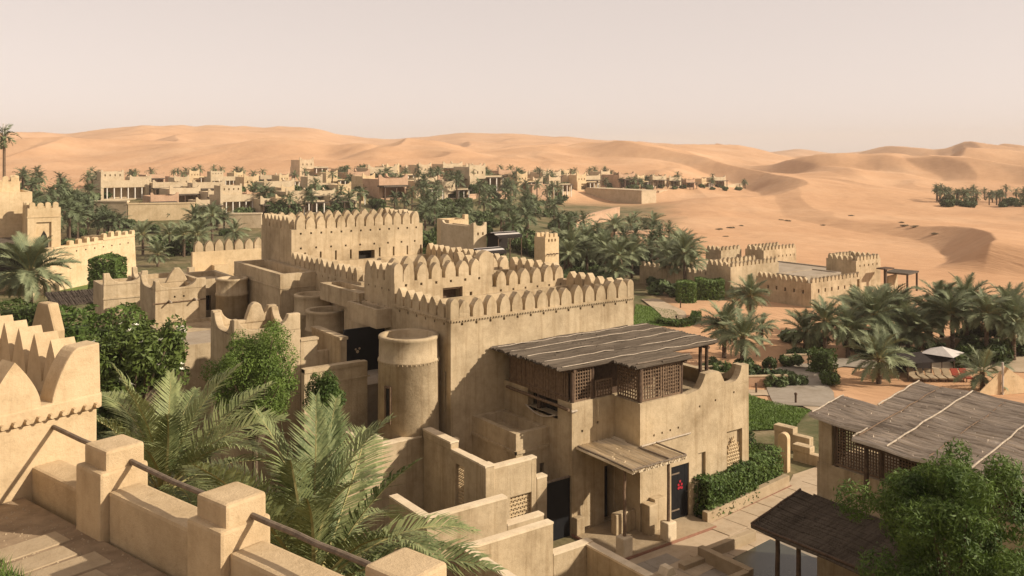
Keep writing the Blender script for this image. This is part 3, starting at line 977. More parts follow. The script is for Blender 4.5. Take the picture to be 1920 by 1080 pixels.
# black entrance door with red emblem
dr = fpart(lambda m: m.box(26.02, 27.0, 25.09, 25.137, 0.12, 2.2), 'door', 'black', w, label='black entrance door with a small red emblem')
for k in range(5):
    fpart(lambda m: m.box(26.03 + 0.193 * k, 26.03 + 0.193 * k + 0.187, 25.079 + 0.003 * (k % 2), 25.0905, 0.13, 2.19), 'plank', 'black', dr)
for z in (0.45, 1.9):
    fpart(lambda m: m.box(26.04, 26.5, 25.068, 25.078, z, z + 0.06), 'hinge_strap', 'wood_rail', dr)
def emb(m):
    for dx, dz in ((0, 0), (-0.09, -0.13), (0.09, -0.13), (0.0, -0.24), (-0.09, 0.02 - 0.28), (0.1, -0.27)):
        x, z = 26.53 + dx, 1.58 + dz
        m.prism([(x + 0.055 * cos(k * pi / 3), z + 0.055 * sin(k * pi / 3)) for k in range(6)], 'y', 25.060, 25.078)
fpart(emb, 'emblem', 'red', dr)
fpart(lambda m: m.rings([(26.93, 25.03, 1.1, 0.025), (26.93, 25.08, 1.1, 0.02)], 8), 'handle', 'wood_rail', dr)
fpart(lambda m: (m.box(23.78, 24.23, 26.85, 26.9, 0.15, 2.33),), 'porch_doorway', 'black', w)

def jali(m, axis, a0, a1, z0, z1, c, rows, cols, th=0.05, arch=False):
    """pierced screen: staggered rows of little triangles left open between slanting bars"""
    dz = (z1 - z0) / rows
    da = (a1 - a0) / cols
    for r in range(rows + 1):
        z = z0 + r * dz
        b0, b1 = a0, a1
        if arch and r > rows * 0.45:
            sh = (r / rows - 0.45) / 0.55
            hw = (a1 - a0) / 2 * (1 - sh ** 1.6)
            b0, b1 = (a0 + a1) / 2 - hw, (a0 + a1) / 2 + hw
        if b1 - b0 < 0.05: continue
        if axis == 'y':
            m.box(b0, b1, c - th / 2, c + th / 2, z - dz * 0.14, z + dz * 0.14)
        else:
            m.box(c - th / 2, c + th / 2, b0, b1, z - dz * 0.14, z + dz * 0.14)
        if r == rows: break
        for k in range(cols + 1):
            a = a0 + (k + (0.5 if r % 2 else 0)) * da
            if a > b1 + 0.01 or a < b0 - 0.01: continue
            for s in (-1, 1):
                pl = [(a - da * 0.10, z), (a + da * 0.10, z), (a + s * da * 0.5 + da * 0.10, z + dz), (a + s * da * 0.5 - da * 0.10, z + dz)]
                pl = [(min(max(u, a0), a1), v) for u, v in pl]
                if axis == 'y':
                    m.prism(pl, 'y', c - th * 0.42 + 0.002 * s, c + th * 0.42 + 0.002 * s)
                else:
                    m.prism(pl, 'x', c - th * 0.42 + 0.002 * s, c + th * 0.42 + 0.002 * s)
fpart(lambda m: jali(m, 'y', 29.40, 30.18, 1.15, 2.75, 25.13, 11, 6, arch=True), 'pierced_screen', 'plaster_pale', w)

# reed roof of the pergola
RZ = 6.58
def roof_zf(a, c):
    return RZ + 0.02 * sin(a * 1.3) - 0.025 * (30.9 - c) * 0.3
def main_rows(cy):
    a0, a1 = 21.45, 30.15
    if cy < 26.32: a0, a1 = 24.05, 27.0
    elif cy < 26.9: a1 = 30.15
    return a0, a1
pr = reed_roof(w, 'reed_roof', (24.95, 30.92, main_rows), 'reed_x', 'x', org=FO, seed=3, step=0.045, zf=roof_zf)
for k, y in enumerate((26.35, 27.45, 28.55, 29.65, 30.6)):
    mb = MB(FO)
    crooked_pole(mb, (21.5, y, RZ + 0.06 - 0.0075 * (30.9 - y)), (30.15, y, RZ + 0.06 - 0.0075 * (30.9 - y)), 0.017, 0.015, wob=0.03, seg=14, sd=k)
    mb.build('batten', 'pole', pr)
mb = MB(FO); crooked_pole(mb, (24.1, 25.0, RZ + 0.05), (27.0, 25.0, RZ + 0.05), 0.035, wob=0.015, sd=77); mb.build('batten', 'wood_rail', pr)
# beams and posts
for i, (x, y) in enumerate(((22.18, 26.58), (23.2, 26.60), (24.42, 25.18), (26.72, 25.2), (29.35, 26.55), (29.75, 26.55), (22.2, 28.7), (26.8, 26.6))):
    mb = MB(FO); crooked_pole(mb, (x, y, 4.3), (x, y, RZ - 0.07), 0.085, 0.075, 8, 0.012, 5, i)
    mb.build('post', 'wood', w)
for i, (p, q_) in enumerate((((21.6, 26.5, 6.43), (30.2, 26.5, 6.43)), ((24.2, 25.1, 6.43), (26.95, 25.1, 6.43)), ((22.1, 24.9 + 1.4, 6.36), (22.1, 30.9, 6.40)), ((24.35, 25.0, 6.36), (24.35, 30.9, 6.36)), ((26.8, 25.0, 6.36), (26.8, 30.9, 6.36)), ((29.5, 26.2, 6.36), (29.5, 30.9, 6.36)))):
    mb = MB(FO); crooked_pole(mb, p, q_, 0.075, 0.07, 8, 0.012, 6, i + 20)
    mb.build('beam', 'wood', w)
# lattice screens
def lattice(name, axis, a0, a1, z0, z1, c, step, bar=0.022, mat='wood_mid'):
    m = MB(FO)
    t = 0.02
    def bx(b0, b1, y0, y1, off):
        if axis == 'y': m.box(b0, b1, c - t + off, c + t + off, y0, y1)
        else: m.box(c - t + off, c + t + off, b0, b1, y0, y1)
    n = round((a1 - a0) / step); k = round((z1 - z0) / step)
    for i in range(n + 1):
        a = a0 + (a1 - a0) * i / n
        bx(a - bar / 2, a + bar / 2, z0, z1, 0.0)
    for i in range(k + 1):
        z = z0 + (z1 - z0) * i / k
        bx(a0, a1, z - bar / 2, z + bar / 2, 0.012)
    for z in (z0, z1):
        bx(a0 - 0.03, a1 + 0.03, z - 0.035, z + 0.035, -0.006)
    for a in (a0, a1):
        bx(a - 0.035, a + 0.035, z0 + 0.036, z1 - 0.036, -0.010)
    return m.build(name, mat, w)
lattice('lattice_screen', 'y', 22.30, 23.1, 5.14, 6.34, 26.58, 0.135, 0.04)
lattice('lattice_screen', 'y', 24.55, 25.55, 5.10, 6.34, 25.18, 0.135, 0.04)
lattice('lattice_screen', 'y', 25.68, 26.62, 5.10, 6.34, 25.18, 0.135, 0.04)
lattice('lattice_screen', 'x', 25.3, 26.4, 5.10, 6.34, 24.42, 0.135, 0.04)
lattice('lattice_screen', 'x', 25.35, 26.4, 5.0, 6.34, 26.72, 0.135, 0.04)
lattice('lattice_screen', 'y', 23.35, 24.2, 5.12, 5.75, 26.58, 0.135, 0.04)
def inner(m):  # slatted partition added at the back to make the pergola interior dark
    x = 22.3
    while x < 28.4:
        m.box(x, x + 0.10, 28.6, 28.63, 4.4, 6.36); x += 0.115
    m.box(22.3, 28.4, 28.63, 28.7, 4.42, 6.34)
fpart(inner, 'added_dark_screen', 'wood', w)
def slats(m):
    y = 26.75
    while y < 30.6:
        j = rnd.uniform(-0.015, 0.015)
        m.box(22.10 + j, 22.125 + j, y, y + 0.062, 5.0, 6.36)
        y += 0.07
    m.box(22.06, 22.16, 26.7, 30.62, 5.22, 5.27)
    m.box(22.06, 22.16, 26.7, 30.62, 6.20, 6.25)
fpart(slats, 'slatted_screen', 'wood_mid', w)
fpart(lambda m: crooked_pole(m, (21.95, 26.5, 4.86), (21.95, 30.6, 4.92), 0.06, wob=0.012, sd=5), 'screen_sill', 'wood_mid', w)
fpart(lambda m: m.rings([(21.98, 27.4 + 1.9 * k / 10, 4.45 - 0.22 * sin(pi * k / 10), 0.035) for k in range(11)], 6), 'sagging_rail', 'pole', w)
fpart(lambda m: m.box(22.5, 22.55, 27.36, 29.3, 4.31, 5.0), 'dark_opening', 'dark', w)
# things glimpsed on the terrace: a bench
# lower annex roof in front of the wing
an = fpart(lambda m: (m.block(20.46, 22.078, 27.9, 30.948, -0.6, 3.86, front=[(21.0, 21.35, 0.9, 2.45, 0.4), (21.62, 21.85, 1.2, 2.5, 0.4)], w=0.24, drop=0.42), m.box(20.40, 22.07, 27.84, 27.9, 3.08, 3.20), m.box(20.40, 20.462, 27.84, 30.94, 3.082, 3.202)), 'annex')
fpart(lambda m: (m.box(21.02, 21.33, 28.2, 28.23, 0.9, 2.43), m.box(21.64, 21.83, 28.2, 28.23, 1.2, 2.48)), 'annex_window', 'black', an)

# porch
fpart(lambda m: (m.box(22.1, 27.1, 23.75, 25.038, -0.3, 0.12), m.box(22.1, 24.296, 25.038, 26.478, -0.3, 0.12)), 'porch_floor', 'stone', w)
fpart(lambda m: (m.box(22.06, 22.102, 23.71, 26.47, -0.3, 0.10), m.box(22.06, 27.14, 23.708, 23.752, -0.3, 0.102)), 'porch_kerb', 'brick_red', w)
def porch_zf(a, c): return 3.36 + 0.004 * sin(9 * a) + 0.03 * (a - 25)
por = reed_roof(w, 'porch_reed_roof', (22.35, 25.1, lambda c: (23.42, 26.47 if c < 24.29 else 25.03)), 'reed_pale', 'y', org=FO, seed=8, step=0.05, ragged=0.04, zf=porch_zf)
for i, (p, q_) in enumerate((((22.33, 23.42, 3.36), (22.33, 26.4, 3.44)), ((24.2, 23.42, 3.40), (24.2, 25.0, 3.42)), ((25.1, 23.42, 3.38), (25.1, 25.0, 3.42)), ((22.3, 23.42, 3.36), (25.12, 23.42, 3.36)))):
    mb = MB(FO); crooked_pole(mb, p, q_, 0.035, wob=0.012, sd=40 + i); mb.build('porch_batten', 'wood_rail', por)
for i, x in enumerate((22.45, 24.72)):
    mb = MB(FO); crooked_pole(mb, (x, 23.95, 0.7), (x, 23.95, 3.30), 0.065, 0.055, 8, 0.02, 6, 60 + i); mb.build('porch_post', 'wood_mid', w)
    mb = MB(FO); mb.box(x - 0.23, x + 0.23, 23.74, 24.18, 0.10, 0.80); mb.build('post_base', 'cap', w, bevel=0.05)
for i, y in enumerate((23.7, 24.8)):
    mb = MB(FO); crooked_pole(mb, (22.4, y, 3.26), (25.15, y, 3.26), 0.06, 0.05, 8, 0.012, 5, 70 + i); mb.build('porch_beam', 'wood_mid', w)
for i, (x0, x1, y0, y1, z1) in enumerate(((24.32, 24.75, 24.1 + 0.45, 25.0, 1.25), (23.3, 24.3, 25.3, 25.6, 0.9), (24.76, 25.35, 24.7, 25.03, 1.35))):
    fpart(lambda m: m.box(x0, x1, y0, y1, 0.11, z1), 'porch_planter', 'plaster', w, bevel=0.03)
fpart(lambda m: (m.box(22.1, 22.5, 26.2, 26.478, 0.11, 0.75),), 'porch_planter', 'plaster', w, bevel=0.03)

# ------------------------------------------------------------------ garden walls round the court
def gwall(label, fn, cap=None, mat='plaster', group=None, org=None, extra=None):
    mb = MB(org); fn(mb)
    o = mb.build('garden_wall', mat, None, bevel=0.035)
    o.location = org
    tag(o, label, 'wall', group)
    for k in range(0, len(mb.v), 8):                     # paler coping on every run of wall
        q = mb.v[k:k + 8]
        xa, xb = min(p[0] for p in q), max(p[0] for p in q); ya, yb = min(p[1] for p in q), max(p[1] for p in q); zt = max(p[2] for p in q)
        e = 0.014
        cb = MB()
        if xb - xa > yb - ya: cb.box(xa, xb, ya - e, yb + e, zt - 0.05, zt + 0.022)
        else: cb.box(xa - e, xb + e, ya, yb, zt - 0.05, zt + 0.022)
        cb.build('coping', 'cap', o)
    if extra: extra(o)
    return o
o = (18.3, 26.6, 0)
def jl(o_, org, args, name='pierced_screen'):
    m = MB(org); jali(m, *args); m.build(name, 'plaster_pale', o_)
def wall_holed(m, x0, x1, y0, y1, z0, z1, hole):
    a, b, c, d = hole
    m.box(x0, a, y0, y1, z0, z1); m.box(b, x1, y0, y1, z0, z1)
    m.box(a, b, y0, y1, z0, c); m.box(a, b, y0, y1, d, z1)
def wall_holed_y(m, x0, x1, y0, y1, z0, z1, hole):
    a, b, c, d = hole
    m.box(x0, x1, y0, a, z0, z1); m.box(x0, x1, b, y1, z0, z1)
    m.box(x0, x1, a, b, z0, c); m.box(x0, x1, a, b, d, z1)
def gw1(m):
    wall_holed(m, 18.3, 20.35, 26.45, 26.75, -0.4, 3.40, (19.12, 20.12, 0.95, 2.15))
    m.box(20.352, 20.85, 26.45, 26.75, -0.4, 2.62)
    m.box(18.02, 18.42, 26.40, 26.80, -0.4, 3.52)
gwall('tall garden wall with a square pierced screen beside the black gate', gw1, org=o, extra=lambda ob: jl(ob, o, ('y', 19.12, 20.12, 0.95, 2.15, 26.6, 8, 6)))
def gw2(m):
    wall_holed_y(m, 18.15, 18.45, 26.80, 31.0, -0.4, 3.45, (28.0, 28.62, 0.9, 3.0))
    m.box(18.12, 18.48, 28.9, 31.0, 3.40, 3.72)
    m.box(18.5, 19.35, 30.2, 30.45, 2.2, 3.3)
o2 = (18.3, 29, 0)
gwall('stepped garden wall with a tall narrow pierced screen, running back to the round tower', gw2, org=o2, extra=lambda ob: jl(ob, o2, ('x', 28.0, 28.62, 0.9, 3.0, 18.3, 16, 5)))
gate = thing('metal_gate', 'black metal gate between the pierced garden wall and the pergola wing', 'gate', (21.45, 26.6, 0))
MB((21.45, 26.6, 0)).box(20.88, 22.06, 26.58, 26.63, -0.3, 2.25).build('gate_leaf', 'black', gate)
MB((21.45, 26.6, 0)).box(20.86, 22.07, 26.56, 26.65, 2.25, 2.31).build('gate_rail', 'wood_rail', gate)
def gw3(m):
    m.box(14.8, 18.0, 25.05, 25.35, -0.4, 2.88)
    m.box(18.002, 19.6, 25.05, 25.35, -0.4, 1.92)
    m.box(14.8, 15.1, 25.352, 27.6, -0.4, 2.84)
gwall('low stepped garden wall in front of the pierced screen, dark shrubs behind it', gw3, org=(16, 25.2, 0))
def gw4(m):
    m.box(15.2, 18.75, 23.45, 23.75, -0.4, 2.36)
    m.box(18.752, 20.5, 23.45, 23.75, -0.4, 1.28)
    m.box(15.2, 15.5, 18.0, 23.448, -0.4, 2.33)
    m.box(20.2, 20.5, 20.5, 23.448, -0.4, 1.24)
gwall('outermost stepped garden wall wrapping the front of the court', gw4, org=(17, 23.6, 0))
def gw5(m):
    m.box(14.3, 18.1, 31.05, 31.35, -0.4, 3.42)
    m.box(15.75, 16.1, 31.352, 34.0, -0.4, 3.5)
    m.box(15.5, 16.3, 30.9, 31.5, -0.4, 3.72)
gwall('sunlit garden wall with a square pier behind the big palm fronds', gw5, org=(16, 31.2, 0))
# ------------------------------------------------------------------ houses left of the fort
def house(name, label, org, cat='house', group=None):
    t = thing(name, label, cat, (org[0], org[1], org[2] if len(org) > 2 else 0), 0, group)
    return t
def hp(t, fn, name, mat='plaster', **k):
    mb = MB(tuple(t.location)); fn(mb)
    return mb.build(name, mat, k.pop('parent', t), **k)

H = house('scalloped_house', 'square sand-plastered house with a curved, dipping parapet behind the bushy green tree', (14.2, 39, 0))
hp(H, lambda m: m.block(12.73, 15.7, 37.5, 40.6, -0.6, 6.95, w=0.3, drop=0.3), 'wall', bevel=0.0)
hp(H, lambda m: m.prism(scallop(12.73, 15.7, 6.951, 7.12, 7.66, 0.22, post2=0.55), 'y', 37.502, 37.82), 'parapet', bevel=0.04)
hp(H, lambda m: m.prism(scallop(12.73, 15.7, 6.951, 7.10, 7.66, 0.4), 'y', 40.28, 40.598), 'parapet', bevel=0.04)
hp(H, lambda m: m.prism([(14.2, 6.95), (15.2, 6.95), (15.1, 7.3), (14.95, 7.72), (14.8, 7.85), (14.6, 7.85), (14.45, 7.72), (14.3, 7.3)], 'y', 40.25, 40.62), 'parapet', bevel=0.05)
hp(H, lambda m: m.prism(scallop(37.83, 40.27, 6.951, 7.0, 7.60, 0.18), 'x', 12.732, 13.05), 'parapet', bevel=0.04)
hp(H, lambda m: m.prism(scallop(37.83, 40.27, 6.951, 7.0, 7.60, 0.18), 'x', 15.38, 15.698), 'parapet', bevel=0.04)

I = house('courtyard_house', 'sand-plastered house with projecting beam ends and a sunk terrace roof beside the flowering shrub', (14.7, 52, 0))
hp(I, lambda m: m.block(13.3, 16.1, 52.2, 55.6, -0.6, 7.0, front=[(14.3, 14.4, 6.55, 6.65, 0.2), (14.8, 14.9, 6.55, 6.65, 0.2)], w=0.3, drop=0.3), 'wall')
hp(I, lambda m: m.prism(scallop(13.3, 16.1, 7.001, 7.1, 7.55, 0.2, post2=0.55), 'y', 52.202, 52.5), 'parapet', bevel=0.04)
hp(I, lambda m: m.prism(scallop(52.51, 55.6, 7.001, 7.05, 7.55, 0.2), 'x', 13.302, 13.6), 'parapet', bevel=0.04)
hp(I, lambda m: m.prism([(14.7, 7.0), (16.0, 7.0), (15.75, 7.5), (15.5, 7.85), (15.2, 7.85), (14.95, 7.5)], 'y', 55.3, 55.598), 'parapet', bevel=0.05)
hp(I, lambda m: m.tube((13.15, 52.16, 6.30), (16.1, 52.16, 6.34), 0.035, 6), 'drip_beam', 'wood_mid')
for x in (14.05, 15.45):
    hp(I, lambda m: crooked_pole(m, (x, 52.3, 6.42), (x, 51.75, 6.38), 0.06, 0.05, 6, 0.01), 'beam_end', 'pole')
hp(I, lambda m: (m.block(12.85, 16.4, 45.0, 52.198, -0.6, 5.25, w=0.22, drop=0.18),), 'terrace_roof', 'plaster')
hp(I, lambda m: m.quad((13.08, 45.23, 5.075), (16.17, 45.23, 5.075), (16.17, 49.3, 5.075), (13.08, 49.3, 5.075)), 'roof_screed', 'plaster_grey')
hp(I, lambda m: m.box(13.7, 14.1, 49.0, 49.6, 5.07, 5.42), 'roof_box', 'white')
hp(I, lambda m: (m.block(16.102, 18.34, 53.5, 57.5, -0.6, 7.25, front=[(16.35, 16.8, 5.4, 6.3, 0.35)], w=0.25, drop=0.3)), 'rear_wall')
hp(I, lambda m: m.box(16.38, 16.77, 53.75, 53.8, 5.4, 6.28), 'shutter', 'dark')
mb = MB(tuple(I.location))
mb.lathe(17.4, 51.6, [(0.98, -0.6), (0.88, 6.5), (0.93, 6.52), (0.93, 6.64), (0.88, 6.66), (0.88, 7.36), (0.92, 7.4), (0.92, 7.5), (0.70, 7.5), (0.68, 7.2), (0.01, 7.19)], 30)
mb.build('round_turret', 'plaster', I, smooth=True)

K = house('gabled_annex', 'small sand-plastered annex with a pointed niche and curved parapet beyond the green hedges', (13.5, 60, 0))
hp(K, lambda m: (m.block(12.0, 14.6, 59.0, 62.0, -0.6, 6.6, front=[(13.1, 13.6, 3.4, 4.3, 0.3)], w=0.25, drop=0.2)), 'wall')
hp(K, lambda m: m.prism(scallop(12.0, 14.6, 6.601, 6.75, 7.35, 0.35), 'y', 59.002, 59.3), 'parapet', bevel=0.04)
hp(K, lambda m: m.prism(scallop(59.31, 62, 6.601, 6.7, 7.3, 0.3), 'x', 14.30, 14.598), 'parapet', bevel=0.04)
hp(K, lambda m: m.box(11.96, 14.64, 58.95, 58.998, 5.75, 5.85), 'drip_beam')
hp(K, lambda m: (m.block(14.9, 18.5, 62.5, 65.5, -0.6, 6.3, w=0.25, drop=0.3), m.box(18.1, 18.5, 62.4, 62.9, 6.3, 6.9), m.box(14.9, 15.3, 62.4, 62.9, 6.3, 6.8)), 'rear_wall', 'plaster')

W1 = house('merlon_wall', 'lit wall with a row of rounded merlons behind the keep', (21.8, 63.4, 0), 'wall')
a = hp(W1, lambda m: (m.box(18.6, 25.2, 63.3, 63.65, -0.6, 7.85), m.box(19.9, 20.9, 62.6, 63.3, -0.6, 6.9), m.box(18.5, 19.7, 60.5, 63.3, -0.6, 6.5)), 'wall_body', 'plaster_pale')
merlon_row(W1, MER, 'x', 18.7, 25.1, 63.48, 7.85, 0.72)

# ------------------------------------------------------------------ foreground tower and parapet
MER_F = merlon_mesh('merlon', 0.70, 0.66, 0.34, 'plaster_warm', p=1.32, base=0.04, n=9)
tw = c2w(-6.02, 13.0)
T = thing('corner_tower', 'warm ochre corner tower with pointed merlons and a knobbed cornice beside the walkway', 'tower', (tw[0], tw[1], 4.0), radians(19.5))
mb = MB()
sdir = (cos(radians(81.3)), sin(radians(81.3)))     # the side wall is not square to the front
L = 5.2
mb.prism([(-5.0, 0), (0, 0), (sdir[0] * L, sdir[1] * L), (-5.0 + sdir[0] * L, sdir[1] * L)], 'z', 0.0, 7.02)
mb.build('wall', 'plaster_warm', T, bevel=0.03)
mb = MB()
mb.prism([(-5.02, -0.05), (0.05, -0.05), (0.05, 0.32), (-5.02, 0.32)], 'z', 7.02, 7.24)
mb.build('parapet', 'plaster_warm', T, bevel=0.03)
mb = MB()
s0 = 0.33
mb.prism([(sdir[0] * s0 - 0.30, sdir[1] * s0), (sdir[0] * s0 + 0.05, sdir[1] * s0), (sdir[0] * L + 0.05, sdir[1] * L), (sdir[0] * L - 0.30, sdir[1] * L)], 'z', 7.02, 7.235)
mb.build('parapet', 'plaster_warm', T, bevel=0.03)
for k in range(24):
    mb = MB(); mb.rings([(-0.05 - 0.165 * k, -0.03, 7.08, 0.042), (-0.05 - 0.165 * k, -0.115, 7.075, 0.036)], 7); mb.build('cornice_knob', 'plaster_warm', T)
mb = MB()
mb.prism([(-0.72, -0.03)] + [(-0.72 + 0.36 * u ** 1.25, 0.70 * (1 - (1 - u) ** 1.35)) for u in np.linspace(0.06, 1, 8)] + [(-0.02, 0.72), (0.0, -0.03)], 'y', -0.17, 0.17)
o = mb.build('corner_merlon', 'plaster_warm', T, bevel=0.025); o.location = (0.04, 0.138, 7.24)
for k in range(5):
    put('merlon', MER_F, T, (-1.18 - 0.82 * k, 0.14, 7.24))
for k in range(6):
    s = 0.97 + 0.68 * k
    put('merlon', MER_F, T, (sdir[0] * s - 0.13, sdir[1] * s, 7.235), radians(81.3), (0.86, 1, 1.02))
# stepped fin wall behind it
fx = S(90, 20.5)
FIN = thing('fin_wall', 'tall stepped fin of ochre plaster rising behind the merlons of the corner tower', 'wall', (fx[0], fx[1], 3), radians(19.5))
mb = MB()
mb.prism([(-0.75, 0), (0.75, 0), (0.75, 6.7), (0.5, 6.85), (0.5, 7.7), (0.22, 8.3), (-0.22, 8.3), (-0.5, 7.7), (-0.5, 6.85), (-0.75, 6.7)], 'x', -0.13, 0.13)
mb.build('fin', 'plaster_warm', FIN, bevel=0.05)
mb = MB(); mb.box(-3.6, -0.131, -0.2, 0.2, 0, 7.15); mb.build('wall_body', 'plaster_warm', FIN, bevel=0.04)
mb = MB(); mb.prism([(-1.45, 7.1), (-1.1, 7.1), (-1.15, 7.5), (-1.27, 7.62), (-1.4, 7.5)], 'y', -0.18, 0.18); mb.build('merlon', 'plaster_warm', FIN, bevel=0.03)

PR = radians(15.5)
PP = [(-6.96, 12.82), (-4.98, 11.16), (-3.0, 9.5), (-0.95, 7.85), (1.1, 6.2)]
PAR = thing('parapet_walk', 'ochre balustrade of square stepped piers joined by low walls and round wooden rails', 'balustrade', (*c2w(*PP[2]), 6.0), PR)
ox, oy = c2w(*PP[2])
def loc2(p):
    x, y = c2w(*p)
    dx, dy = x - ox, y - oy
    return dx * cos(PR) + dy * sin(PR), -dx * sin(PR) + dy * cos(PR)
for i, p in enumerate(PP):
    x, y = loc2(p)
    if i > 0:
        mb = MB(); mb.box(x - 0.31, x + 0.31, y - 0.31, y + 0.31, 0, 4.86)
        o = mb.build('pier', 'plaster_warm', PAR, bevel=0.04)
        mb = MB(); mb.box(x - 0.22, x + 0.28, y - 0.27, y + 0.27, 4.82, 5.1)
        mb.build('pier_cap', 'plaster_warm', o, bevel=0.04)
    if i + 1 < len(PP):
        x2, y2 = loc2(PP[i + 1])
        mb = MB()
        top = 4.42 if i == 0 else 4.63
        mb.box(x - 0.21, x + 0.21, y2 + 0.309, y - 0.309 + (0.9 if i == 0 else 0), 0, top)
        mb.build('parapet_wall', 'plaster_warm', PAR, bevel=0.045)
        mb = MB()
        crooked_pole(mb, (x + 0.10, y - 0.25 + (0.3 if i == 0 else 0), 4.90), (x2 + 0.10, y2 + 0.25, 4.89), 0.033, 0.031, 8, 0.012, 6, i)
        mb.build('rail', 'wood_rail', PAR)
mb = MB(); x, y = loc2(PP[0]); mb.box(x - 0.26, x + 0.05, y + 0.95, y + 1.5, 0, 4.55); mb.build('parapet_wall', 'plaster_warm', PAR, bevel=0.04)

# walkway with pavers
wk = MB((ox, oy, 0))
for (u0, u1, v0, v1) in ((-9, -0.2, -7.5, 9.5),):
    pts = [(u0, v0), (u1, v0), (u1, v1), (u0, v1)]
    wk.quad(*[(ox + u * cos(PR) - v * sin(PR), oy + u * sin(PR) + v * cos(PR), 10.05) for u, v in pts])
walk = wk.build('walkway', 'earth')
walk.location = (ox, oy, 0); structure(walk)
walk['label'] = 'dusty trodden earth walkway with loose gravel'
pv = MB(); pv.box(-0.47, 0.47, -0.2, 0.2, 0, 0.05)
pme = [pv.build('paver_tmp', 'stone', None, bevel=0.012)]
pmesh = pme[0].data; bpy.data.objects.remove(pme[0])
k = 0
for row in range(14):
    for col in range(3):
        u = -0.98 - 1.02 * col + (0.16 if row % 2 else 0)
        v = -3.2 + 0.46 * row
        if col > 0 and (rnd.random() < 0.25 or v < 2.9) or -u > 8.5: continue
        a = PR + rnd.uniform(-0.04, 0.04)
        X = ox + u * cos(PR) - v * sin(PR); Y = oy + u * sin(PR) + v * cos(PR)
        o = put('paver', pmesh, walk, (X - ox, Y - oy, 10.018 + rnd.uniform(-0.008, 0.01)), a, (rnd.uniform(0.72, 0.9), rnd.uniform(0.9, 1.06), 1))
gr = MB((ox, oy, 10.0))
rr = random.Random(4)
for k in range(3200):
    u, v = rr.uniform(-4, -0.25), rr.uniform(-3, 5.5)
    X = ox + u * cos(PR) - v * sin(PR); Y = oy + u * sin(PR) + v * cos(PR)
    s = rr.uniform(0.005, 0.016)
    z = 10.05
    gr.quad((X - s, Y - s, z), (X + s, Y - s * 0.6, z), (X + s * 0.2, Y + s * 0.2, z + s)); gr.quad((X + s, Y - s * .6, z), (X + s * 0.7, Y + s, z), (X + s * 0.2, Y + s * 0.2, z + s)); gr.quad((X + s * .7, Y + s, z), (X - s, Y - s, z), (X + s * 0.2, Y + s * 0.2, z + s))
g = gr.build('loose_gravel', 'stone', None); g.location = (ox, oy, 10.0); g['kind'] = 'stuff'
g['label'] = 'loose gravel scattered on the earth walkway'

# ------------------------------------------------------------------ near house on the right
V = thing('reed_roofed_house', 'plastered house under a broad tan reed roof with pale battens, behind the feathery tree', 'house', (27.5, 15, 0))
def vz(a, c): return 5.95 + 0.16 * (c - 25.8) + 0.05 * sin(a * 2.4 + 0.3 * c) + 0.02 * sin(a * 7.1)
def v_rows(cx):
    hi = 18.45 if cx < 27.6 else 17.1
    if cx < 25.75: hi = 16.3
    return (8.5, hi)
VO = (27.5, 15, 0)
vr = reed_roof(V, 'reed_roof', (24.95, 30.2, v_rows), 'reed_y', 'y', org=VO, seed=5, step=0.05, ragged=0.05, zf=vz)
def vbat(y0, x0, x1, y1=None, r=0.028, mat='pole'):
    m = MB(VO)
    y1 = y0 if y1 is None else y1
    crooked_pole(m, (x0, y0, vz(y0, x0) + 0.06), (x1, y1, vz(y1, x1) + 0.06), r, r * 0.8, 6, 0.022, 10, int(x0 * 31 + y0 * 7))
    m.build('batten', mat, vr)
vbat(18.4, 25.8, 27.6); vbat(16.32, 24.95, 25.75); vbat(15.2, 24.98, 30.1); vbat(12.7, 25.0, 30.1, 12.9); vbat(17.1, 27.6, 30.15); vbat(10.4, 25, 30.1)
for y in (14.0, 16.2, 11.6):
    vbat(y, 25.1, 30.1, y + 0.1, 0.022, 'wood_mid')
def hv(fn, name, mat='plaster', parent=V, **k):
    m = MB(VO); fn(m); return m.build(name, mat, parent, **k)
hv(lambda m: m.block(26.3, 29.3, 8.6, 18.55, -0.4, 4.25), 'wall')
hv(lambda m: m.box(26.32, 26.62, 18.0, 18.5, 4.25, 6.0), 'pillar')
hv(lambda m: m.box(29.0, 29.28, 8.7, 17.0, 4.25, 6.35), 'rear_wall')
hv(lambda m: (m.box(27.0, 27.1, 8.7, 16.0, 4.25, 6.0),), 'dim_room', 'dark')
for i, (x, y) in enumerate(((26.4, 17.85), (26.4, 16.2), (25.35, 16.1), (26.4, 14.2), (26.4, 12.2), (26.4, 10.2), (27.4, 18.3))):
    hv(lambda m: crooked_pole(m, (x, y, 4.2 if x > 26 else 4.0), (x, y, vz(y, x) - 0.05), 0.08, 0.07, 8, 0.01, 5, i), 'post', 'wood')
for i, (p, q_) in enumerate((((25.1, 8.6, 5.68), (25.1, 16.3, 5.68)), ((25.95, 15.9, 5.86), (25.95, 18.4, 5.86)), ((26.4, 8.6, 5.95), (26.4, 18.4, 5.95)), ((25.0, 16.1, 5.70), (26.5, 16.1, 6.0)), ((25.9, 18.25, 5.85), (27.6, 18.25, 6.25)))):
    hv(lambda m: crooked_pole(m, p, q_, 0.07, 0.06, 8, 0.01, 6, 9 + i), 'beam', 'wood')
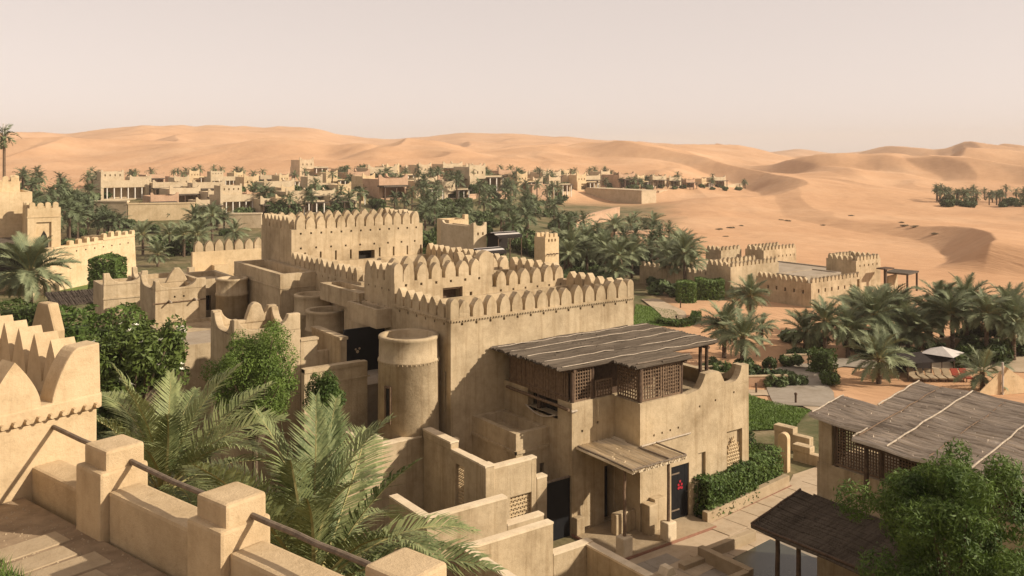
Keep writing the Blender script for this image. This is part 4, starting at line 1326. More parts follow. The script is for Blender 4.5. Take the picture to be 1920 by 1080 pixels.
def vlat(y0, y1, z0, z1, x, step=0.10):
    m = MB(VO)
    n = round((y1 - y0) / step); kk = round((z1 - z0) / step)
    for i in range(n + 1):
        y = y0 + (y1 - y0) * i / n
        m.box(x - 0.02, x + 0.02, y - 0.016, y + 0.016, z0, z1)
    for i in range(kk + 1):
        z = z0 + (z1 - z0) * i / kk
        m.box(x - 0.008, x + 0.032, y0, y1, z - 0.016, z + 0.016)
    m.box(x - 0.03, x + 0.03, y0 - 0.04, y1 + 0.04, z0 - 0.05, z0 + 0.02)
    return m.build('lattice_screen', 'wood_mid', V)
vlat(16.3, 17.8, 4.35, 5.85, 26.36)
vlat(14.3, 16.1, 4.35, 5.8, 26.36)
vlat(12.3, 14.1, 4.35, 5.8, 26.36)
# canopy below
def cz(a, c): return 2.55 + 0.19 * (c - 23.6) + 0.02 * sin(a * 2)
cr = reed_roof(V, 'canopy_reed_roof', (23.55, 26.3, lambda c: (12.5, 19.1 + 0.05 * (c - 23.6))), 'reed_x', 'y', org=VO, seed=15, step=0.05, ragged=0.03, zf=cz)
for i, (p, q_) in enumerate((((23.55, 12.5, 2.58), (23.55, 19.1, 2.58)), ((23.55, 19.1, 2.6), (26.28, 19.2, 3.1)))):
    hv(lambda m: crooked_pole(m, p, q_, 0.04, wob=0.012, sd=33 + i), 'canopy_batten', 'wood', cr)
for i, y in enumerate((18.3, 17.5, 15.2, 13.2)):
    hv(lambda m: crooked_pole(m, (23.85, y, -0.2), (23.85, y, 2.48), 0.085, 0.07, 8, 0.015, 5, 50 + i), 'canopy_post', 'wood')
hv(lambda m: crooked_pole(m, (23.85, 12.6, 2.45), (23.85, 19.0, 2.45), 0.07, 0.07, 8, 0.01, 6, 51), 'canopy_beam', 'wood')
hv(lambda m: m.box(26.24, 26.297, 15.6, 16.9, 0.0, 2.2), 'doorway', 'black')

# ------------------------------------------------------------------ court and path
crt = sheet('court', [(20.3, 12), (31, 12), (31, 21.8), (27.2, 23.72), (20.3, 23.72)], 'stone_grey', 0.012, 'grey paved entrance court')
sheet('path', [(22.0, 21.6), (26.0, 21.3), (33.0, 22.3), (46, 23.2), (46, 25.6), (34.5, 25.6), (33.2, 24.9), (27.1, 24.2), (27.0, 23.7), (22.0, 23.7)], 'path', 0.02, 'pale sandy path running past the hedge')
sheet('path_border', [(26.6, 23.9), (33.3, 24.6), (33.3, 24.85), (27.0, 24.15)], 'brick_red', 0.026, 'reddish border strip along the path')
BS = thing('basin', 'low-walled sunken basin in the paved court', 'basin', (23.8, 20.6, 0))
def bsp(fn, name, mat, **k):
    m = MB((23.8, 20.6, 0)); fn(m); return m.build(name, mat, BS, **k)
bsp(lambda m: m.box(24.45, 24.72, 19.95, 22.25, -0.1, 0.5), 'rim', 'stone', bevel=0.02)
bsp(lambda m: m.box(23.0, 24.449, 19.9, 20.15, -0.1, 0.48), 'rim', 'stone', bevel=0.02)
bsp(lambda m: m.box(24.721, 27.4, 22.0, 22.24, -0.1, 0.42), 'rim', 'stone', bevel=0.02)
bsp(lambda m: m.box(23.4, 24.449, 21.9, 22.2, -0.1, 0.22), 'step', 'stone', bevel=0.02)
bsp(lambda m: m.quad((24.721, 16, 0.03), (28, 16, 0.03), (28, 21.99, 0.03), (24.721, 21.99, 0.03)), 'basin_floor', 'water')
BO = thing('gate_pier', 'pale pyramid-topped pier in the paved court', 'pier', (21.5, 20.9, 0))
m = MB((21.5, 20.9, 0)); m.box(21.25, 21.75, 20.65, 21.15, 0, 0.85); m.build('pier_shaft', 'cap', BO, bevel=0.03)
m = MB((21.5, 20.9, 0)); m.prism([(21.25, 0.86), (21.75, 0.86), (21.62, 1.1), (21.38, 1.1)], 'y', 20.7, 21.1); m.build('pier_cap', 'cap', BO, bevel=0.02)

# hedge kerb and arched stela
m = MB((30, 24.7, 0))
m.prism([(27.08, 24.12), (33.2, 24.82), (33.2, 25.1), (27.08, 24.4)], 'z', -0.1, 0.48)
o = m.build('hedge_kerb', 'stone', None, bevel=0.02); o.location = (30, 24.7, 0); tag(o, 'low stone kerb wall along the front of the hedge', 'kerb')
st = c2w((1470 - 960) / FOC * 41.5, 41.5)
m = MB((0, 0, 0))
m.prism([(-0.24, -0.2)] + [(0.24, -0.2)] + [(0.24 * cos(a), 1.55 + 0.24 * sin(a)) for a in np.linspace(0, pi, 9)], 'x', -0.16, 0.16)
o = m.build('arched_stela', 'plaster_pale', None, bevel=0.03); o.location = (*st, 0.0); o.rotation_euler = (0, 0, radians(12)); tag(o, 'upright arch-topped plaster slab at the end of the hedge', 'slab')
for i, (px, t, w_, h_, lb) in enumerate(((1488, 44.5, 1.9, 0.8, 'stepped low brown wall behind the arched slab'), (1520, 42.5, 1.6, 0.5, 'lower brown wall leading to the reed-roofed house'))):
    x, y = S(px, t)
    m = MB(); m.box(-0.2, 0.2, -w_ / 2, w_ / 2, -0.3, h_); m.box(-0.24, 0.24, -w_ / 2 * 0.1, w_ / 2 + 0.02, h_, h_ + 0.3)
    o = m.build('low_wall', 'plaster', None, bevel=0.03); o.location = (x, y, gz(x, y)); o.rotation_euler = (0, 0, radians(8)); tag(o, lb, 'wall')

# slabs laid in the court and path, joints open
sl = MB(); sl.box(-0.585, 0.585, -0.585, 0.585, 0.0, 0.03)
_o = sl.build('slab_tmp', 'stone_grey', None, bevel=0.012); SLAB = _o.data; bpy.data.objects.remove(_o)
_o = sl.build('slab_tmp', 'path', None, bevel=0.012); SLAB2 = _o.data; bpy.data.objects.remove(_o)
for i in range(6):
    for j in range(7):
        x, y = 20.95 + 1.2 * i, 15.5 + 1.2 * j
        if x > 24.3 and y > 15: continue
        if y > 23.0: continue
        put('paving_slab', SLAB, crt, (x + (0.3 if j % 2 else 0), y, 0.004 + rnd.uniform(0, 0.008)), rnd.uniform(-0.006, 0.006))
for i in range(18):
    for j in range(2):
        x = 22.7 + 1.2 * i; y = 22.9 - 0.9 + 1.2 * j + 0.10 * (x - 24)
        if x < 27.5 and j == 1: continue
        if x > 36: continue
        put('paving_slab', SLAB2, crt, (x, y, 0.012 + rnd.uniform(0, 0.008)), radians(5.5) + rnd.uniform(-0.006, 0.006))
# ------------------------------------------------------------------ plants
def frond_mesh(name, L, pairs, leaf, width, droop, lift, mat, seed, two=False, rach=0.02):
    """palm frond: arched stalk along +x with two combs of leaflets held in a shallow V"""
    r = random.Random(seed)
    mb = MB()
    N = 14
    P = [(0.0, 0.0)]
    for k in range(N):
        s = (k + 0.5) / N
        th = lift - droop * s ** 1.4
        P.append((P[-1][0] + L / N * cos(th), P[-1][1] + L / N * sin(th)))
    def at(s):
        f = min(s * N, N - 1e-6); i = int(f); u = f - i
        x = P[i][0] + (P[i + 1][0] - P[i][0]) * u; z = P[i][1] + (P[i + 1][1] - P[i][1]) * u
        th = lift - droop * s ** 1.4
        return x, z, th
    side = r.uniform(-0.12, 0.12)
    sway = lambda s: side * L * s * s
    st = 7 if two else 4
    for k in range(st):
        s0, s1 = k / st, (k + 1) / st
        x0, z0, _ = at(s0); x1, z1, _ = at(min(s1, 0.999))
        w0, w1 = rach * (1 - 0.8 * s0), rach * (1 - 0.8 * s1)
        y0, y1 = sway(s0), sway(s1)
        mb.quad((x0, y0 - w0, z0), (x1, y1 - w1, z1), (x1, y1, z1 + w1), (x0, y0, z0 + w0))
        mb.quad((x0, y0, z0 + w0), (x1, y1, z1 + w1), (x1, y1 + w1, z1), (x0, y0 + w0, z0))
        mb.quad((x0, y0 + w0, z0), (x1, y1 + w1, z1), (x1, y1 - w1, z1), (x0, y0 - w0, z0))
    nr = len(mb.f)
    for k in range(pairs):
        s = 0.16 + 0.84 * (k + r.uniform(0, 0.6)) / pairs
        s = min(s, 0.995)
        x, z, th = at(s)
        y = sway(s)
        ll = leaf * (0.45 + 0.55 * sin(pi * min(1, (s - 0.1) * 1.25)) ** 0.7) * (1 - 0.45 * max(0, s - 0.75) / 0.25) * r.uniform(0.85, 1.1)
        fwd = 0.45 + 0.9 * s
        for sg in (-1, 1):
            up = r.uniform(0.15, 0.55)
            d = np.array((cos(th) * fwd - sin(th) * up * 0.5, sg * 1.0, sin(th) * fwd + cos(th) * up))
            d = d / np.linalg.norm(d)
            tang = np.array((cos(th), 0, sin(th)))
            wv = tang - d * np.dot(tang, d)
            wv = wv / (np.linalg.norm(wv) + 1e-6) * width * r.uniform(0.8, 1.2)
            b = np.array((x, y, z))
            if two:
                m_ = b + d * ll * 0.5
                e = b + d * ll * 0.95 - np.array((0, 0, ll * r.uniform(0.12, 0.34)))
                mb.quad(b - wv * 0.35, b + wv * 0.35, m_ + wv * 0.5, m_ - wv * 0.5)
                mb.quad(m_ - wv * 0.5, m_ + wv * 0.5, e)
            else:
                e = b + d * ll - np.array((0, 0, ll * r.uniform(0.05, 0.3)))
                mb.quad(b - wv * 0.5, b + wv * 0.5, e)
    me = mb.mesh(name, mat)
    me.materials.append(M['rachis'])
    me.polygons.foreach_set('material_index', [1] * nr + [0] * (len(me.polygons) - nr))
    return me

FR_MID = [frond_mesh('frond', 1.0, 40, 0.27, 0.027, dr, 0.15, 'frond', 100 + i, rach=0.013) for i, dr in enumerate((0.9, 1.2, 1.5, 0.7))]
FR_NEAR = [frond_mesh('frond', 1.0, 60, 0.235, 0.0125, dr, 0.2, 'frond_near', 200 + i, two=True, rach=0.012) for i, dr in enumerate((0.7, 0.95, 1.2, 0.5))]

M['dead'] = leafy('dead_brown_frond', (0.30, 0.215, 0.125), (0.15, 0.10, 0.055), 0.1, 1.0)
FR_DEAD = [frond_mesh('dead_frond', 0.85, 16, 0.20, 0.022, dr, 0.0, 'dead', 400 + i, rach=0.013) for i, dr in enumerate((0.9, 1.3))]
def trunk_mesh(name, h, r0, r1, mat='trunk', lean=0.0, seed=0, n=9, rings=None):
    rr = random.Random(seed)
    mb = MB()
    k = rings or max(4, int(h / 0.22))
    pts = []
    for i in range(k + 1):
        s = i / k
        R = r0 + (r1 - r0) * s
        x = lean * s * s * h
        pts.append((x, 0, h * s, R * 1.10)); 
        if i < k: pts.append((x, 0, h * (s + 0.72 / k), R * 0.90))
    mb.rings(pts, n)
    return mb.mesh(name, mat)

def palm(px_or_xy, crown_r, height, label, group, z=None, n=30, fronds=None, seed=0, xy=False, name='date_palm', lo=-35, skirt=True):
    r = random.Random(seed)
    x, y = px_or_xy
    zz = gz(x, y) - 0.15 if z is None else z
    t = thing(name, label, 'palm', (x, y, zz), r.uniform(0, 6.28), group)
    tm = trunk_mesh('trunk', height + 0.15, 0.030 * crown_r + 0.13, 0.022 * crown_r + 0.11, lean=r.uniform(-0.02, 0.02), seed=seed)
    put('trunk', tm, t, (0, 0, 0))
    fr = fronds or FR_MID
    for k in range(n):
        u = (k + 0.5) / n
        az = k * 2.399963 + r.uniform(-0.25, 0.25)
        el = radians(82 - (82 - lo) * u ** 0.85 + r.uniform(-8, 8))
        s = crown_r * (0.80 + 0.35 * sin(pi * min(1, 0.25 + u * 0.8))) * r.uniform(0.9, 1.1)
        put('frond', r.choice(fr), t, (0.08 * cos(az), 0.08 * sin(az), height + 0.1 - 0.25 * u * 0.25 * crown_r), rot=(r.uniform(-0.5, 0.5), -el, az), scale=(s, s, s))
    for k in range(max(4, n // 7)):                       # last year's fronds hang brown against the trunk
        az = r.uniform(0, 6.28); s = crown_r * r.uniform(0.5, 0.8)
        put('dead_frond', r.choice(FR_DEAD), t, (0.1 * cos(az), 0.1 * sin(az), height - 0.1), rot=(r.uniform(-0.4, 0.4), radians(r.uniform(35, 62)), az), scale=(s, s, s))
    return t

# crown of a far palm as one mesh
def far_crown(seed, n=24, pairs=8):
    r = random.Random(seed)
    V_, F_ = [], []
    base = [frond_mesh('tmp', 1.0, pairs, 0.30, 0.085, dr, 0.15, 'frond_far', seed * 7 + i, rach=0.012) for i, dr in enumerate((0.9, 1.3, 1.6))]
    from mathutils import Euler, Matrix
    for k in range(n):
        u = (k + 0.5) / n
        az = k * 2.399963 + r.uniform(-0.3, 0.3)
        el = radians(80 - 120 * u ** 0.9 + r.uniform(-8, 8))
        mtx = Euler((r.uniform(-0.5, 0.5), -el, az)).to_matrix()
        s = r.uniform(0.8, 1.15)
        me = base[k % 3]
        o = len(V_)
        V_ += [tuple(mtx @ v.co * s) for v in me.vertices]
        F_ += [tuple(o + i for i in p.vertices) for p in me.polygons]
    for me in base: bpy.data.meshes.remove(me)
    me = bpy.data.meshes.new('crown'); me.from_pydata(V_, [], F_); me.materials.append(M['frond_far'])
    return me
FAR_CROWN = [far_crown(s) for s in (1, 2, 3, 4)]
FAR_TRUNK = trunk_mesh('trunk', 1.0, 0.16, 0.12, rings=5, n=6)

def far_palm(x, y, crown_r, h, label, group, seed):
    r = random.Random(seed)
    t = thing('date_palm', label, 'palm', (x, y, gz(x, y) - 0.1), r.uniform(0, 6.28), group)
    put('trunk', FAR_TRUNK, t, (0, 0, 0), scale=(1.3, 1.3, h + 0.1))
    c = crown_r
    put('crown', r.choice(FAR_CROWN), t, (0, 0, h), scale=(c, c, c * r.uniform(0.85, 1.1)))
    return t

def leaf_cloud(name, n, blobs, size, mat, seed, aspect=0.45, shell=0.55, up=0.35, core=True):
    """many leaf blades spread through clumps; blobs = [(x, y, z, rx, ry, rz)]"""
    g = np.random.default_rng(seed)
    bl = np.array(blobs, float)
    vol = bl[:, 3] * bl[:, 4] * bl[:, 5]
    wgt = vol ** 0.7; wgt /= wgt.sum()
    idx = g.choice(len(bl), n, p=wgt)
    d = g.normal(size=(n, 3)); d /= np.linalg.norm(d, axis=1)[:, None]
    rad = shell + (1 - shell) * g.random(n) ** 0.7
    rad *= 1 + 0.10 * g.normal(size=n)
    c = bl[idx, :3] + d * rad[:, None] * bl[idx, 3:]
    nrm = d + g.normal(size=(n, 3)) * 0.7 + np.array((0, 0, up)); nrm /= np.linalg.norm(nrm, axis=1)[:, None]
    a = g.normal(size=(n, 3)); a -= nrm * (a * nrm).sum(1)[:, None]; a /= np.linalg.norm(a, axis=1)[:, None]
    b = np.cross(nrm, a)
    s = size * g.uniform(0.6, 1.3, n)[:, None]
    v = np.stack([c - a * s, c + b * s * aspect, c + a * s, c - b * s * aspect], 1).reshape(-1, 3)
    f = np.arange(n * 4).reshape(-1, 4)
    me = bpy.data.meshes.new(name)
    me.from_pydata(v.tolist(), [], f.tolist())
    me.materials.append(M[mat])
    return me

def limbs(mb, base, tips, r0, seed=0):
    r = random.Random(seed)
    for tp in tips:
        mid = tuple(base[i] + (tp[i] - base[i]) * 0.5 + r.uniform(-0.15, 0.15) for i in range(3))
        mb.rings([(*base, r0), (*mid, r0 * 0.65), (*tp, r0 * 0.25)], 6)

def clumps(r, n, c, R, rr, squash=1.0):
    out = []
    for k in range(n):
        d = np.array([r.gauss(0, 1) for _ in range(3)]); d /= np.linalg.norm(d)
        q = r.uniform(0.4, 1.08)
        s = rr * r.uniform(0.5, 1.3) * (1.15 - 0.35 * q)
        out.append((c[0] + d[0] * R[0] * q, c[1] + d[1] * R[1] * q, c[2] + d[2] * R[2] * q, s, s, s * squash))
    return out

def tree(name, label, xy, z, trunk_h, crown_c, R, n_leaf, size, mat, seed, clump=26, cr=0.5, cat='tree', group=None, aspect=0.35, flowers=0):
    r = random.Random(seed)
    t = thing(name, label, cat, (*xy, z), 0, group)
    bl = clumps(r, clump, crown_c, R, cr)
    mb = MB()
    mb.rings([(0, 0, -0.2, 0.16), (0.03, 0.02, trunk_h * 0.5, 0.12), (0, 0, trunk_h, 0.10)], 8)
    limbs(mb, (0, 0, trunk_h), [b[:3] for b in bl[::2]], 0.07, seed)
    mb.build('trunk', 'bark', t)
    put('crown', leaf_cloud('crown', n_leaf, bl, size, mat, seed, aspect=aspect), t, (0, 0, 0))
    for k in range(flowers):
        b = r.choice(bl)
        an = r.uniform(0, 6.28); e = r.uniform(0.1, 1.2)
        fm = FLOWER
        put('flower', fm, t, (b[0] + b[3] * cos(an) * cos(e), b[1] + b[4] * sin(an) * cos(e), b[2] + b[5] * sin(e) + 0.03), rot=(r.uniform(-0.6, 0.6), r.uniform(-0.6, 0.6), an), scale=(1.35,) * 3)
    return t
fm = MB()
for k in range(5):
    a = 2 * pi * k / 5
    fm.quad((0, 0, 0), (0.05 * cos(a - 0.5), 0.05 * sin(a - 0.5), 0.03), (0.10 * cos(a), 0.10 * sin(a), 0.045), (0.05 * cos(a + 0.5), 0.05 * sin(a + 0.5), 0.03))
FLOWER = fm.mesh('flower', 'petal')

# foreground palms
near_fr = FR_NEAR
x, y = S(585, 14.8)
palm((x, y), 2.85, 7.6 - gz(x, y), 'big sunlit date palm spilling long fronds over the balustrade', None, n=44, fronds=near_fr, seed=3, lo=-48)
x, y = S(305, 17.6)
palm((x, y), 2.4, 8.15 - gz(x, y), 'bushy date palm growing between the corner tower and the green tree', None, n=40, fronds=near_fr, seed=8, lo=-45)
x, y = S(440, 15.8)
palm((x, y), 1.8, 6.6 - gz(x, y), 'low date palm crowded between the two larger foreground palms', None, n=30, fronds=near_fr, seed=21, lo=-40)
x, y = S(690, 17.5)
palm((x, y), 1.7, 5.0 - gz(x, y), 'young date palm below the garden walls, mostly behind larger fronds', None, n=24, fronds=near_fr, seed=25, lo=-30)

# trees and shrubs round the fort house
x, y = S(478, 32); z = gz(x, y)
tree('leafy_tree', 'dense feathery green tree in front of the scalloped house', (x, y), z, 4.2 - z, (0, 0, 6.85 - z), (1.42, 1.42, 1.85), 36000, 0.055, 'leaf', 5, 70, 0.52)
x, y = S(612, 33.2); z = gz(x, y)
tree('slender_tree', 'slender light green tree before the terrace wall', (x, y), z, 3.6 - z, (0, 0, 5.55 - z), (0.58, 0.58, 1.25), 11000, 0.056, 'leaf', 6, 26, 0.36)
x, y = S(252, 36); z = gz(x, y)
tree('flowering_shrub', 'broad glossy shrub dotted with white flowers', (x, y), z, 4.2 - z, (0.0, 0.0, 6.5 - z), (2.2, 1.8, 1.35), 9500, 0.14, 'leaf_big', 9, 60, 0.58, cat='shrub', aspect=0.36, flowers=46)
x, y = S(1775, 17.6)
tree('feathery_tree', 'large feathery green tree in front of the reed-roofed house', (x, y), 0, 5.4, (0, 0, 7.35), (1.6, 1.6, 1.5), 42000, 0.060, 'leaf', 12, 80, 0.42, aspect=0.26)

def bush(label, xy, size, mat, seed, n=2600, leaf=0.09, name='round_bush', cat='bush', group=None, z=None, nb=12):
    r = random.Random(seed)
    sx, sy, sz = size
    t = thing(name, label, cat, (*xy, gz(*xy) if z is None else z), 0, group)
    bl = []
    for k in range(nb):
        a = r.uniform(0, 6.28); q = sqrt(r.random()) * 0.72
        bl.append((sx * q * cos(a), sy * q * sin(a), sz * r.uniform(0.3, 0.74), sx * r.uniform(0.3, 0.45), sy * r.uniform(0.3, 0.45), sz * r.uniform(0.24, 0.34)))
    put('foliage', leaf_cloud('foliage', n, bl, leaf, mat, seed), t, (0, 0, 0))
    mb = MB(); limbs(mb, (0, 0, -0.1), [b[:3] for b in bl[:6]], min(0.06, sz * 0.05), seed); mb.build('stem', 'bark', t)
    return t

def hedge(label, pts, h, mat, seed, dens=420, leaf=0.07, width=1.0, name='clipped_hedge', group=None, z=None):
    """clipped hedge along a polyline of world points: leaf blades over a rounded box section"""
    g = np.random.default_rng(seed)
    x0, y0 = pts[0]
    zb = gz(x0, y0) if z is None else z
    t = thing(name, label, 'hedge', (x0, y0, zb), 0, group)
    V_ = []
    core = MB()
    for (a, b) in zip(pts[:-1], pts[1:]):
        a, b = np.array(a), np.array(b)
        Ls = np.linalg.norm(b - a); d = (b - a) / Ls; nr = np.array((-d[1], d[0]))
        n = int(dens * Ls * (2 * h + width))
        s = g.uniform(-0.1, Ls + 0.1, n)
        per = g.uniform(0, 2 * h + width, n)
        lat = np.where(per < h, -width / 2, np.where(per < h + width, per - h - width / 2, width / 2))
        hz = np.where(per < h, per, np.where(per < h + width, h, 2 * h + width - per))
        hz = hz * (1 + 0.05 * np.sin(s * 2.1 + seed)) + g.normal(size=n) * 0.05
        lat = lat * (1 + 0.06 * np.sin(s * 1.7)) + g.normal(size=n) * 0.05
        c = np.stack([a[0] - x0 + d[0] * s + nr[0] * lat, a[1] - y0 + d[1] * s + nr[1] * lat, hz], 1)
        cap_ = g.random(n) < width / (Ls + width) * 0.45
        s = np.where(cap_, np.where(g.random(n) < 0.5, -0.05, Ls + 0.05) + g.normal(size=n) * 0.05, s)
        lat = np.where(cap_, g.uniform(-width / 2, width / 2, n), lat); hz = np.where(cap_, g.uniform(0, h, n), hz)
        c = np.stack([a[0] - x0 + d[0] * s + nr[0] * lat, a[1] - y0 + d[1] * s + nr[1] * lat, hz], 1)
        nm = g.normal(size=(n, 3)) + np.stack([nr[0] * np.sign(lat), nr[1] * np.sign(lat), np.where(hz > h * 0.8, 1.5, 0.2)], 1)
        nm /= np.linalg.norm(nm, axis=1)[:, None]
        aa = g.normal(size=(n, 3)); aa -= nm * (aa * nm).sum(1)[:, None]; aa /= np.linalg.norm(aa, axis=1)[:, None]
        bb = np.cross(nm, aa)
        sz = leaf * g.uniform(0.6, 1.3, n)[:, None]
        V_.append(np.stack([c - aa * sz, c + bb * sz * 0.45, c + aa * sz, c - bb * sz * 0.45], 1).reshape(-1, 3))
        w2 = width / 2 * 0.72
        q = [(a + d * 0.2 + nr * w2), (b - d * 0.2 + nr * w2), (b - d * 0.2 - nr * w2), (a + d * 0.2 - nr * w2)]
        core.prism([(p[0] - x0, p[1] - y0) for p in q], 'z', -0.1, h * 0.86)
    v = np.concatenate(V_)
    me = bpy.data.meshes.new('foliage'); me.from_pydata(v.tolist(), [], np.arange(len(v)).reshape(-1, 4).tolist()); me.materials.append(M[mat])
    put('foliage', me, t, (0, 0, 0))
    core.build('inner_growth', 'leaf_dark', t)
    return t

hedge('bright green hedge along the foot of the pergola wing', [(27.4, 24.72), (30.6, 25.02)], 1.5, 'leaf_hedge', 2, 650, 0.075, 0.85)
hedge('deep green hedge continuing past the corner of the pergola wing', [(31.2, 25.6), (33.0, 25.85)], 1.5, 'leaf_hedge', 3, 600, 0.075, 1.3)
bush('dark shrub behind the arched slab at the lawn edge', (33.2, 28.2), (1.5, 1.6, 1.9), 'leaf_dark', 33, 4200, 0.10)
bush('dark planting inside the low garden walls', (16.9, 26.0), (1.4, 0.6, 2.2), 'leaf_dark', 34, 4200, 0.09)
# grass verge beside the walkway
g = np.random.default_rng(5)
V_ = []
for k in range(5200):
    u = -1.22 - abs(g.normal()) * 0.4 - (0.3 if k % 3 else 0) * g.random(); v = g.uniform(-0.5, 2.75)
    X = u * cos(PR) - v * sin(PR); Y = u * sin(PR) + v * cos(PR)
    h_ = g.uniform(0.06, 0.17); a = g.uniform(0, 6.28); w_ = 0.006
    lx, ly = g.normal() * 0.05, g.normal() * 0.05
    V_.append([(X - w_ * cos(a), Y - w_ * sin(a), 0), (X + w_ * cos(a), Y + w_ * sin(a), 0), (X + lx, Y + ly, h_)])
me = bpy.data.meshes.new('grass_verge'); me.from_pydata([p for t_ in V_ for p in t_], [], np.arange(len(V_) * 3).reshape(-1, 3).tolist()); me.materials.append(M['grass'])
go = bpy.data.objects.new('grass_verge', me); COL.objects.link(go); go.location = (ox, oy, 10.05); go['kind'] = 'stuff'; go['label'] = 'short green grass at the edge of the earth walkway'
# ------------------------------------------------------------------ ground sheets that follow the terrain
def drape(name, corners, mat, n=14, m=14, dz=0.05, label=None, round_=False):
    """bilinear patch between four ground points (world), laid on the terrain"""
    A, B, C, D = [np.array(p, float) for p in corners]
    mb = MB()
    vs_ = []
    for j in range(m + 1):
        for i in range(n + 1):
            u, v = i / n, j / m
            if round_:
                a, b = 2 * u - 1, 2 * v - 1
                a, b = a * sqrt(1 - b * b / 2), b * sqrt(1 - a * a / 2)
                u, v = (a + 1) / 2, (b + 1) / 2
            p = A * (1 - u) * (1 - v) + B * u * (1 - v) + C * u * v + D * (1 - u) * v
            vs_.append(p)
    P = np.array(vs_)
    zz = terrain(P[:, 0], P[:, 1]) + dz
    mb.v = [(p[0], p[1], q) for p, q in zip(P, zz)]
    for j in range(m):
        for i in range(n):
            k = j * (n + 1) + i
            mb.f.append((k, k + 1, k + n + 2, k + n + 1))
    o = mb.build(name, mat, None, smooth=True)
    structure(o)
    if label: o['label'] = label
    return o
def hx(px, py):
    return hit(px, py)[:2]

def blades(label, corners, n, h, seed, mat='grass'):
    """short mown grass standing on a draped lawn"""
    g_ = np.random.default_rng(seed)
    A, B, C, D = [np.array(p, float) for p in corners]
    u, v = g_.random((n, 1)), g_.random((n, 1))
    P = A * (1 - u) * (1 - v) + B * u * (1 - v) + C * u * v + D * (1 - u) * v
    z = terrain(P[:, 0], P[:, 1]) + 0.05
    o0 = P.mean(0)
    a = g_.uniform(0, 6.28, n); w_ = g_.uniform(0.02, 0.05, n); hh_ = h * g_.uniform(0.5, 1.2, n)
    b0 = np.stack([P[:, 0] - o0[0] - w_ * np.cos(a), P[:, 1] - o0[1] - w_ * np.sin(a), z], 1)
    b1 = np.stack([P[:, 0] - o0[0] + w_ * np.cos(a), P[:, 1] - o0[1] + w_ * np.sin(a), z], 1)
    tp = np.stack([P[:, 0] - o0[0] + g_.normal(size=n) * 0.05, P[:, 1] - o0[1] + g_.normal(size=n) * 0.05, z + hh_], 1)
    V = np.stack([b0, b1, tp], 1).reshape(-1, 3)
    me = bpy.data.meshes.new('lawn_grass'); me.from_pydata(V.tolist(), [], np.arange(3 * n).reshape(-1, 3).tolist()); me.materials.append(M[mat])
    o = bpy.data.objects.new('lawn_grass', me); COL.objects.link(o); o.location = (o0[0], o0[1], 0)
    o['kind'] = 'stuff'; o['label'] = label
lw = [hx(1396, 812), hx(1490, 806), hx(1520, 772), hx(1402, 742)]
drape('lawn', lw, 'grass', dz=0.06, label='bright green lawn below the pergola wing')
blades('mown grass of the bright lawn below the pergola wing', lw, 9000, 0.12, 3)
ribbon('path', [(1380, 742), (1430, 738), (1480, 745), (1520, 758), (1560, 775)], 2.0, 'path', 0.07, 'pale path bending round the lawn')
ribbon('path', [(1510, 765), (1500, 735), (1490, 712), (1515, 694), (1560, 683), (1620, 684), (1700, 690)], 4, 'stone_grey', 0.10, 'grey-brown paved path curving up to the pool garden', [3.6, 4.6, 4.2, 3.4, 3.0, 3.0, 3.0])
lw = [hx(1186, 612), hx(1296, 614), hx(1262, 584), hx(1192, 572)]
drape('lawn', lw, 'grass', dz=0.06, label='small lawn by the clipped trees')
blades('mown grass of the small lawn by the clipped trees', lw, 5000, 0.14, 4)
ribbon('path', [(1218, 562), (1236, 574), (1258, 586), (1262, 598), (1240, 607)], 3, 'path', 0.12, 'pale curved path across the small lawn', [2.0, 2.4, 3.0, 2.4, 1.4])
drape('pool_deck', [hx(1640, 688), hx(1960, 702), hx(1960, 650), hx(1660, 648)], 'path', dz=0.05, label='pale paved terrace under the palms')
drape('lawn', [hx(110, 560), hx(250, 545), hx(240, 522), hx(110, 527)], 'grass', dz=0.05, label='green strip at the foot of the old fort wall')

def at_ground(px, py, dz=0.0):
    x, y, z, t = hit(px, py)
    return x, y, z + dz, t

# ------------------------------------------------------------------ desert fort on the right
MQ = merlon_mesh('merlon', 0.50, 0.58, 0.34, 'plaster', p=2.0, base=0.3, n=4)
Q = thing('desert_fort', 'low desert fort with flat grey roofs and fine merlons beside the dunes', 'fort', (88, 66, -2.5))
def qp(fn, name, mat='plaster', parent=Q, **k):
    m = MB((88, 66, -2.5)); fn(m); return m.build(name, mat, parent, **k)
def win(a0, a1, z, n, w=0.28, h=0.42):
    return [(a0 + (a1 - a0) * (k + 0.5) / n - w / 2, a0 + (a1 - a0) * (k + 0.5) / n + w / 2, z, z + h, 0.3) for k in range(n)]
b = qp(lambda m: m.block(85.45, 95.1, 61.03, 68.6, -2.9, 0.25, front=win(86.2, 93.6, -0.9, 6) + [(94.2, 94.7, -1.0, 0.0, 0.5)], left=win(61.5, 67.5, -1.0, 5), w=0.35, drop=0.4), 'front_block')
merlon_row(b, MQ, 'x', 85.6, 95.0, 61.22, 0.25, 0.72); merlon_row(b, MQ, 'y', 61.6, 68.5, 85.64, 0.25, 0.72)
qp(lambda m: m.block(86.6, 93.4, 62.6, 66.6, -0.3, 0.75, w=0.25, drop=0.12), 'roof_slab', 'plaster_grey', b)
b = qp(lambda m: m.block(83.23, 92.2, 70.55, 74.3, -2.9, 1.25, w=0.35, drop=0.5), 'west_block')
merlon_row(b, MQ, 'x', 83.4, 92.1, 70.74, 1.25, 0.72); merlon_row(b, MQ, 'y', 71.1, 74.2, 83.42, 1.25, 0.72); merlon_row(b, MQ, 'x', 83.4, 92.1, 74.1, 1.25, 0.8)
